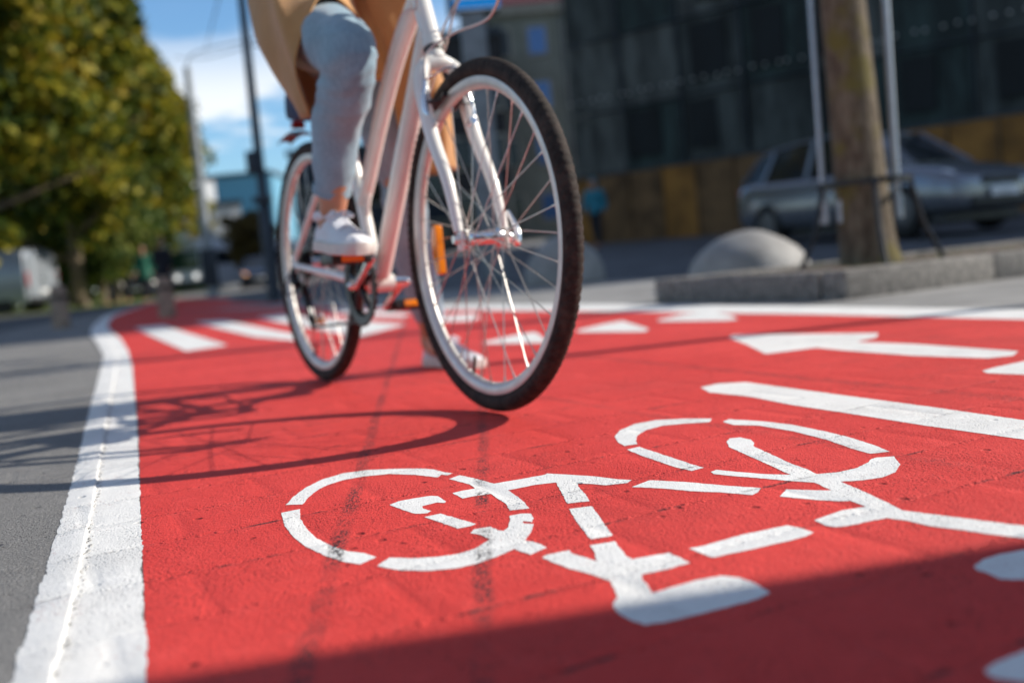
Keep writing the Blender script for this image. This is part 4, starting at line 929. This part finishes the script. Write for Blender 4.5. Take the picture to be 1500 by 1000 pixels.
car('grey blue estate car parked by the hoarding behind the tree', (cc.x, cc.y, terr(cc.x, cc.y)), yaw(hd.x, hd.y), M['carpaint']).scale = (.97, 1.0, 1.07)
q = gpt(182, 40, 425); car('dark car with lit headlights behind the walkers at left', (q.x, q.y+2.3, q.z), yaw(.25, -.97), M['darkcar'], M['lit'], 'oncoming cars far down the road')
q = gpt(366, 46, 420); car('dark blue car with amber lamp behind the tall lamp post', (q.x, q.y+2.3, q.z), yaw(.2, -.98), M['darkcar'], M['amber'], 'oncoming cars far down the road')
# ------------------------------------------------------------------ van
M['silver'] = simple('silver_van_paint', (.30, .33, .37), .3, .15, var=.04, coat=.5)
q = gpt(-42, 30, 440); vn = thing('delivery_van', 'silver grey van parked at the left edge of the picture', 'van', tuple(q), R(176))
rings = []
for x, w, zt in ((-2.3, .86, 1.78), (-2.25, .93, 1.86), (-1, .95, 1.9), (.6, .95, 1.88), (1.1, .93, 1.7), (1.6, .90, 1.2), (2.2, .86, 1.0), (2.35, .7, .85)):
    rings.append([Vector((x, -w*.9, .3)), Vector((x, -w, .45)), Vector((x, -w, zt*.6)), Vector((x, -w*.93, zt-.12)), Vector((x, -w*.8, zt)), Vector((x, 0, zt+.03)), Vector((x, w*.8, zt)), Vector((x, w*.93, zt-.12)), Vector((x, w, zt*.6)), Vector((x, w, .45)), Vector((x, w*.9, .3))])
MB().loft(rings).build('body', M['silver'], vn)
for s in (-1, 1):
    for x in (-1.45, 1.5): MB().lathe([(0, -.1), (.33, -.1), (.33, .1), (0, .1)], (x, s*.83, .33), (0, 1, 0), 24).build('wheel', M['tyre'], vn)
    MB().box((-2.31, s*.84, 1.0), (.05, .1, .4), bev=.02).build('tail_light', M['red_refl'], vn); MB().box((.95, s*.93, 1.28), (.7, .03, .38), bev=.01).build('side_window', M['glass'], vn)
for s in (-1, 1): MB().box((-2.33, s*.42, 1.05), (.03, .78, 1.25), bev=.015).build('rear_door', M['silver'], vn)
MB().box((-2.36, .08, .98), (.05, .14, .06), bev=.01).build('door_handle', M['black'], vn); MB().box((-2.33, 0, .38), (.12, 1.7, .16), bev=.03).build('bumper', M['black'], vn); MB().box((-2.36, 0, .62), (.02, .5, .11), bev=.003).build('number_plate', M['plate'], vn)
# ------------------------------------------------------------------ bollards
M['wood'] = simple('weathered_wood', (.36, .26, .19), .85, var=.2, scale=10, bump=.6, bscale=60)
for px, py, lb in ((91, 481, 'weathered wooden bollard near the silver van'), (246, 466, 'weathered wooden bollard beside the red lane')):
    q = G(px, py); b = thing('bollard', lb, 'bollard', (q.x, q.y, terr(q.x, q.y)), .3, 'wooden bollards at the side road')
    MB().tube([(0, 0, -.05), (0, 0, .42), (0, 0, .50), (0, 0, .52)], [.105, .10, .085, .05], 14).build('post', M['wood'], b); MB().lathe([(.104, .36), (.108, .36), (.108, .40), (.104, .40)], (0, 0, 0), (0, 0, 1), 20, True).build('band', M['blackm'], b)
# ------------------------------------------------------------------ poles
M['pole'] = simple('dark_painted_steel', (.035, .045, .06), .5, .3); M['polel'] = simple('grey_painted_steel', (.35, .38, .40), .5, .2)
q = gpt(402, 16, 440); lp = thing('lamp_post', 'tall dark lamp post behind the rider', 'lamp post', tuple(q))
MB().tube([(0, 0, -.1), (0, 0, 1.6), (0, 0, 1.65), (0, 0, 7.5)], [.115, .10, .08, .05], 14).build('post', M['pole'], lp); MB().tube([(0, 0, 7.4), (-.5, -.1, 7.8), (-1.3, -.2, 7.9)], .04, 8, smooth=4).build('arm', M['pole'], lp)
MB().box((-1.6, -.2, 7.88), (.7, .2, .12), bev=.04).build('lamp_head', M['pole'], lp); MB().box((-.10, -.09, 2.22), (.16, .14, .34), bev=.02).build('control_box', M['pole'], lp); MB().box((0, -.1, 1.62), (.30, .16, .10), bev=.02).build('bracket', M['pole'], lp)
q = gpt(311, 29, 425); tpole = thing('tram_pole', 'pale grey tram wire pole in front of the autumn trees', 'pole', tuple(q))
MB().tube([(0, 0, -.1), (0, 0, 2.0), (0, 0, 6.6)], [.17, .14, .10], 14).build('post', M['polel'], tpole); MB().tube([(0, 0, 6.5), (.3, 0, 7.0), (2.4, 0, 7.25)], .018, 8, smooth=4).build('arm', M['pole'], tpole)
MB().box((.05, -.2, .85), (.45, .16, 1.1), bev=.03).build('switch_box', M['pole'], tpole)
w1 = MB(); a, b_ = at(372, 66, 16), at(255, 84, 29); w1.tube([a, a.lerp(b_, .5)-Vector((0, 0, .12)), b_], .010, 6, smooth=6); w1.tube([a, at(600, 110, 18)], .015, 6)
tag(w1.build('tram_wire', M['pole']), 'thin overhead wire from the lamp post to the tram pole', 'wire')
w2 = MB(); w2.tube([at(335, -60, 14), at(300, 80, 40)], .012, 6); tag(w2.build('tram_wire', M['pole']), 'thin overhead wire climbing steeply out of the picture', 'wire')
# sign pylon
q = at(694, 55, 12.2); sg = thing('stop_sign_pylon', 'grey tram stop column with a blue edged sign on top', 'sign', (q.x, q.y, terr(q.x, q.y)), R(4))
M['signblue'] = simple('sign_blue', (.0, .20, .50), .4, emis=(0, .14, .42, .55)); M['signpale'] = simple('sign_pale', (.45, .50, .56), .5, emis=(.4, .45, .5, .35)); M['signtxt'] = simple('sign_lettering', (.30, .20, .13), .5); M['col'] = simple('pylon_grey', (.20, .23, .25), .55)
MB().box((0, 0, 1.62), (.30, .24, 3.24), bev=.03).build('column', M['col'], sg)
MB().box((.02, -.02, 3.81), (.62, .26, 1.14), bev=.02).build('sign_box', M['black'], sg)
MB().box((.045, -.165, 3.81), (.56, .03, 1.12), bev=.004).build('sign_face', M['signpale'], sg); MB().box((.045, -.185, 3.32), (.56, .02, .12), bev=.003).build('blue_band', M['signblue'], sg)
ltr = MB()
for i in range(11): ltr.box((-.17+i*.043, -.184, 3.46), (.018 if i % 3 else .026, .008, .11))
ltr.build('lettering', M['signtxt'], sg)
# street lamp off to the right whose shadow crosses the lane
ol = thing('lamp_post', 'slim grey lamp post standing right of the planter outside the picture', 'lamp post', (6.0, 4.13, 0))
MB().tube([(0, 0, 0), (0, 0, 1), (0, 0, 6.5)], [.075, .055, .04], 12).build('post', M['polel'], ol); MB().box((-.3, 0, 6.5), (.8, .16, .09), bev=.03).build('lamp_head', M['polel'], ol)
# unseen box added off to the right to shade the foreground
M['shade_box'] = simple('dark_green_box', (.03, .06, .05), .5)
kx, ky = 3.5, 1.455
ks = thing('shade_box', 'dark green box, unseen, added right of the camera to shade the foreground', 'shade_box', (kx, ky, 0), R(10.6))
kb = MB(); kb.box((.8, -1.6, 1.3), (1.6, 3.2, 2.6), bev=.01); kb.build('box_body', M['shade_box'], ks); MB().box((.8, -1.6, 2.68), (1.6, 3.2, .12), bev=.01).build('roof', M['black'], ks); MB().box((-.004, -1.6, 1.5), (.03, 1.8, 1.0), bev=.005).build('window', M['glass'], ks)
# ------------------------------------------------------------------ scaffolded building
M['net'] = None
def netmat(name, c1, c2):
    m, nt, b = new_mat(name); g = N(nt); tc = g.n('ShaderNodeTexCoord').outputs['Object']
    f = g.noise(g.map(tc, (1.6, 1.6, .35)), 1.3, 4, .7); nt.links.new(g.mix(g.step(f, .36, .62), tuple(x*1.25 for x in c1), tuple(x*.6 for x in c2)), b.inputs['Base Color']); b.inputs['Roughness'].default_value = .8; return m
nets = [netmat('scaffold_net', (.062, .074, .072), (.042, .053, .052)), netmat('scaffold_net_pale', (.095, .105, .10), (.07, .078, .075)), netmat('scaffold_net_green', (.03, .052, .05), (.022, .038, .037)), netmat('dark_window', (.008, .012, .014), (.012, .016, .018))]
M['rail'] = simple('scaffold_rail', (.30, .32, .33), .5, .4); M['hoard'] = simple('ochre_hoarding', (.30, .135, .022), .7, var=.22, scale=1.2); M['hoardb'] = simple('brown_hoarding', (.17, .095, .04), .8, var=.25, scale=1.5); M['wall'] = simple('dark_render', (.09, .095, .10), .85)
A0, A1 = Vector((2.75, 32.3)), Vector((15.2, 22.3)); fd = (A1-A0); FL = fd.length; ang = math.atan2(fd.y, fd.x)
bl = thing('scaffolded_building', 'long dark building wrapped in scaffold netting on the right', 'building', (A0.x, A0.y, 0), ang)   # local x along facade, +y behind it
HB_ = 9.25
MB().box((FL/2, 6.0, HB_/2), (FL, 10.5, HB_)).build('wall', M['wall'], bl, smooth=False)
M['bulb'] = simple('opal_bulb', (.8, .8, .76), .3)
nb = 8; bw = FL/nb; ZF = [2.85, 4.75, 6.95, 9.2]
random.seed(11)
for k in range(nb):
    for f in range(3):
        r_ = random.random(); z0, z1 = ZF[f], ZF[f+1]; mt = nets[0] if r_ < .4 else nets[1] if r_ < .72 else nets[2]
        MB().box(((k+.5)*bw, -.32+random.uniform(-.03, .03), (z0+z1)/2), (bw-.05, .03, z1-z0-.06)).build('netting', mt, bl, smooth=False)
        if random.random() < .55: MB().box(((k+.5)*bw+random.uniform(-.4, .4), -.42, (z0+z1)/2+.1), (bw*random.uniform(.4, .6), .03, (z1-z0)*.72)).build('window_opening', nets[3], bl, smooth=False)
for k in range(nb+1): MB().tube([(k*bw, -.5, 0), (k*bw, -.5, HB_)], .03, 8).build('scaffold_pole', M['pole'], bl)
for f in range(4): MB().tube([(0, -.52, ZF[f]), (FL, -.52, ZF[f])], .022, 6).build('scaffold_rail', M['pole'], bl)
for k in range(46): MB().ball((.2+k*.36+random.uniform(-.08, .08), -.58, 5.15+random.uniform(-.03, .03)), .038, 8, 6).build('festoon_bulb', M['bulb'], bl)
MB().box((FL/2, 6, HB_+.1), (FL+.6, 12.2, .2)).build('roof', M['pole'], bl, smooth=False)
MB().box((FL/2, -.62, 2.80), (FL, .5, .08)).build('scaffold_deck', M['pole'], bl, smooth=False)
hn = 14
for k in range(hn): MB().box(((k+.5)*FL/hn, -.92, 1.37), (FL/hn-.03, .04, 2.74)).build('hoarding_board', M['hoard'] if (k > 5 or k % 3 == 0) else M['hoardb'], bl, smooth=False)
for k in range(hn+1): MB().box((k*FL/hn, -.96, 1.38), (.07, .09, 2.8)).build('hoarding_post', M['hoardb'], bl, smooth=False)
# ------------------------------------------------------------------ old beige house
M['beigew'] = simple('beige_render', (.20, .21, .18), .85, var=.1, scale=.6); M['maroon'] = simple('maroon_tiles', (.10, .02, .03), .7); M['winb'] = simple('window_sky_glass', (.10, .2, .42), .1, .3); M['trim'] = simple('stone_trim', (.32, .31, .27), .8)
def block(name, label, x0, x1, y0, dep, h, wallm, win=None, rows=(), cols=(), roof=None, rz=0, ww=1.1, wh=1.6, z0=0, rm=None, group=None, frame=None):
    o = thing(name, label, 'building', ((x0+x1)/2, y0, z0), rz, group); W_ = x1-x0
    MB().box((0, dep/2, h/2), (W_, dep, h)).build('wall', wallm, o, smooth=False)
    for zz in rows:
        for xx in cols:
            f = MB().box((xx*W_, -.05, zz), (ww+.3, .08, wh+.3)).build('window', frame or M['trim'], o, smooth=False); MB().box((xx*W_, -.11, zz), (ww, .05, wh)).build('pane', M['glass'] if (win is M['winb'] and xx != -.19) else win, f, smooth=False)
    if roof == 'hip':
        e = .6; MB().add([(-W_/2-e, -e, h), (W_/2+e, -e, h), (W_/2+e, dep+e, h), (-W_/2-e, dep+e, h), (-W_*.15, dep*.5, h+4.2), (W_*.15, dep*.5, h+4.2)], [(0, 1, 5, 4), (1, 2, 5), (2, 3, 4, 5), (3, 0, 4), (0, 3, 2, 1)]).build('roof', rm, o, smooth=False)
        MB().box((0, -.2, h-.25), (W_+.6, .5, .5)).build('cornice', M['trim'], o, smooth=False)
    elif roof == 'flat': MB().box((0, dep/2, h+.2), (W_+.4, dep+.4, .4)).build('roof', rm or M['pole'], o, smooth=False)
    return o
block('old_house', 'beige town house with maroon hipped roof beside the scaffolding', .3, 9.3, 60, 12, 14.9, M['beigew'], M['winb'], (3.0, 6.3, 9.6, 12.8), (-.43, -.19, .05, .3), 'hip', 0, 1.0, 1.5, .6, M['maroon'])
block('dark_house', 'tall dark house behind the stop column', -2.7, .75, 54, 10, 12.1, simple('black_brown_render', (.03, .03, .034), .9), M['glass'], (3, 6, 9), (-.3, 0, .3), 'flat', 0, 1., 1.5, .5)
block('dark_house', 'lower dark house behind the crank of the bicycle', -13.5, -2.9, 66, 10, 8.3, simple('navy_render', (.04, .055, .075), .9), M['glass'], (2.5, 5.5), (-.38, -.2, 0, .2, .38), 'flat', 0, 1.2, 1.4, .4)
block('shade_block', 'tall grey block, unseen, added right of the scaffolding to shade the lane', 16, 28, 14.3, 8.3, 24, M['wall'], M['glass'], (2.5, 6, 9.5, 13, 16.5, 20), (-.35, 0, .35), 'flat', 0, 1.2, 1.8)  # unseen block added as a caster for the shade across the lane
block('shade_block', 'second grey block, unseen, added behind the first to lengthen that shade', 20, 32, 22.7, 12, 20, M['wall'], M['glass'], (2.5, 6, 9.5, 13, 16.5), (-.35, 0, .35), 'flat', 0, 1.2, 1.8)  # unseen block added to carry that shade to the far lane
# distant office blocks at the end of the street
a = at(322, 400, 110); b_ = at(412, 400, 110)
block('office_block', 'blue glass office block at the far end of the street', a.x, b_.x, 110, 20, 12.3, simple('blue_glass_wall', (.10, .33, .48), .3), M['winb'], (2, 5.2), (-.4, -.2, 0, .2, .4), 'flat', 0, 1.2, 1.6, .4)
a = at(268, 400, 96); b_ = at(330, 400, 96)
block('white_block', 'white gabled block catching the sun left of the blue office', a.x, b_.x, 96, 2.5, 10.8, simple('white_render', (.85, .85, .84), .7), simple('dark_glazing', (.03, .04, .07), .3), (6.0, ), (.22, ), 'flat', R(38), 2.2, 2.2, .4)  # its one window has plain dark blue glazing
a = at(322, 400, 90); b_ = at(362, 400, 90)
block('grey_block', 'low pale grey block in front of the blue office', a.x, b_.x, 90, 8, 7.6, simple('pale_grey_render', (.5, .5, .5), .7), M['glass'], (2, 4.6), (-.3, 0, .3), 'flat', R(20), .5, .8, .4)
# tram head-on
q = gpt(276, 62, 420); tm = thing('tram', 'white tram facing the camera far down the street', 'tram', tuple(q), R(-14)); M['tramw'] = simple('white_tram_paint', (.82, .83, .84), .35)
rings = [[Vector((w*x, y, z)) for x, z in ((-1.15, .35), (-1.25, 1.0), (-1.2, 2.9), (-.9, 3.3), (.9, 3.3), (1.2, 2.9), (1.25, 1.0), (1.15, .35))] for y, w in ((0, .82), (.5, .97), (1.5, 1), (16, 1))]
MB().loft(rings).build('body', M['tramw'], tm); MB().box((0, -.02, 2.0), (1.9, .1, 1.15), bev=.03).build('windscreen', simple('tram_glass', (.05, .10, .06), .08), tm)
for s in (-1, 1): MB().ball((s*.66, -.06, .98), .15, 12, 8, (1, .4, 1)).build('headlight', simple('lit_tram_lamp', (1, 1, 1), .3, emis=(1, .97, .9, 1.0)), tm); MB().box((s*1.22, 7, 2.1), (.06, 13, .9)).build('side_windows', M['glass'], tm)
MB().box((0, -.04, .55), (2.1, .12, .35), bev=.05).build('skirt', M['black'], tm)
# ------------------------------------------------------------------ trees
def tr(px, Y, yy=430): q = gpt(px, Y, yy); return (q.x, q.y, q.z)
TGp = 'autumn trees along the left side of the street'
tree('large autumn tree at the far left above the silver van', tr(-40, 25), 15, 4.3, 1.2, M['leaf'], nclump=330, per=100, cs=.75, ls=.17, group=TGp)
tree('large yellow green tree in the middle of the left row', tr(118, 31), 14, 3.3, 1.0, M['leaf'], nclump=300, per=90, cs=.75, ls=.19, group=TGp)
tree('shorter autumn tree at the right end of the left row', tr(220, 42), 9.9, 3.5, .9, M['leaf'], nclump=230, per=90, cs=.7, ls=.2, group=TGp)
tree('tall yellowing tree filling the gap between the two crowns at right of the row', tr(168, 36), 11.6, 3.3, 1.0, M['leaf'], nclump=260, per=80, cs=.75, ls=.19, group=TGp)
tree('low dark bushy tree hanging over the lawn right of the tall trunk', tr(150, 33), 5.2, 2.6, .4, M['leafg'], nclump=120, per=70, cs=.6, ls=.15, tr=.12, group=TGp)
tree('low green tree between the van and the walkers', tr(95, 44), 8, 4.2, .6, M['leafg'], nclump=200, per=80, cs=.8, ls=.22, group=TGp)
tree('green tree partly hidden behind the silver van', tr(-10, 38), 9, 4.5, .5, M['leafg'], nclump=200, per=80, cs=.8, ls=.22, group=TGp)
tree('dark tree behind the left row, seen between the crowns', tr(175, 60), 13, 4.2, .8, M['leafg'], nclump=220, per=80, cs=.9, ls=.28, group=TGp)
tree('small brown autumn tree between the tram and the lamp post', tr(372, 56), 4.6, 1.5, .7, leafmat('brown_leaves', [(.2, (.07, .05, .02)), (.5, (.12, .09, .025)), (.8, (.2, .12, .03))]), nclump=60, per=70, cs=.5, ls=.16, tr=.1)
cl_ = []
for i in range(420):
    px_ = random.uniform(-260, 330); q = at(px_, 420, 95+random.uniform(-12, 12)); cl_.append((q.x, q.y, .3+random.random()**.8*(7.5 if px_ < 240 else 3.5)))
me = leaves(cl_, 40, 1.6, .45); me.materials.append(M['leafg']); o = bpy.data.objects.new('distant_trees', me); COL.objects.link(o)
tag(o, 'far mass of green trees behind the autumn row', 'trees', kind='stuff')
# ------------------------------------------------------------------ sky and sun
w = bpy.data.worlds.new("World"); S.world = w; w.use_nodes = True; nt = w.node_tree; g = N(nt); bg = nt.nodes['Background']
sk = g.n('ShaderNodeTexSky', sky_type='NISHITA', sun_disc=False, sun_elevation=R(32.2), sun_rotation=R(90-10.6), altitude=50, air_density=1.15, dust_density=.3, ozone_density=2.2)
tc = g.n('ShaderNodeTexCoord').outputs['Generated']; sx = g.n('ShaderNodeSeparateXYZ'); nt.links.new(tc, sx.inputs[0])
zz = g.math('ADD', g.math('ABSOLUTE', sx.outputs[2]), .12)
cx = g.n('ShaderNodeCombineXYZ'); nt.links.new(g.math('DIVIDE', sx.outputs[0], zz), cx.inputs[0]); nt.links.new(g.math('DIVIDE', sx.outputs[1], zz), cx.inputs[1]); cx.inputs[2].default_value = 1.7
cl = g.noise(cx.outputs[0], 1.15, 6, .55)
hi = g.math('MAXIMUM', g.step(sx.outputs[2], .36, .55), g.step(sx.outputs[1], .35, -.05))      # unseen cloud added overhead and behind to make the shade fill less blue
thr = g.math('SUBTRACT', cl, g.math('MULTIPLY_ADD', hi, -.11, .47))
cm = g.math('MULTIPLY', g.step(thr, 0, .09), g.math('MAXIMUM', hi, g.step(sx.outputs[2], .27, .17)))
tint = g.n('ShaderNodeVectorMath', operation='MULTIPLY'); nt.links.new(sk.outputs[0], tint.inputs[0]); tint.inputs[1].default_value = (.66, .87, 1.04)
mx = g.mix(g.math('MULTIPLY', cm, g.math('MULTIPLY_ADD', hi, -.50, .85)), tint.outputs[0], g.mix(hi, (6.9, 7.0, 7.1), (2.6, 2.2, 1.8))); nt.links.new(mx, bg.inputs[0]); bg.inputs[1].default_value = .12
sl = bpy.data.lights.new('sun', 'SUN'); sl.energy = 4.4; sl.angle = R(.53); sl.color = (1, .93, .83)
so = bpy.data.objects.new('sun', sl); COL.objects.link(so)
EL, AZ = R(32.2), R(10.6)
sd_ = Vector((math.cos(EL)*math.cos(AZ), math.cos(EL)*math.sin(AZ), math.sin(EL))); so.rotation_euler = sd_.to_track_quat('Z', 'Y').to_euler(); so.location = (20, 5, 30)
S.view_settings.view_transform = 'Standard'; S.view_settings.look = 'None'; S.view_settings.gamma = 1; S.view_settings.exposure = 0.42
S.render.engine = 'CYCLES'; S.cycles.max_bounces = 6
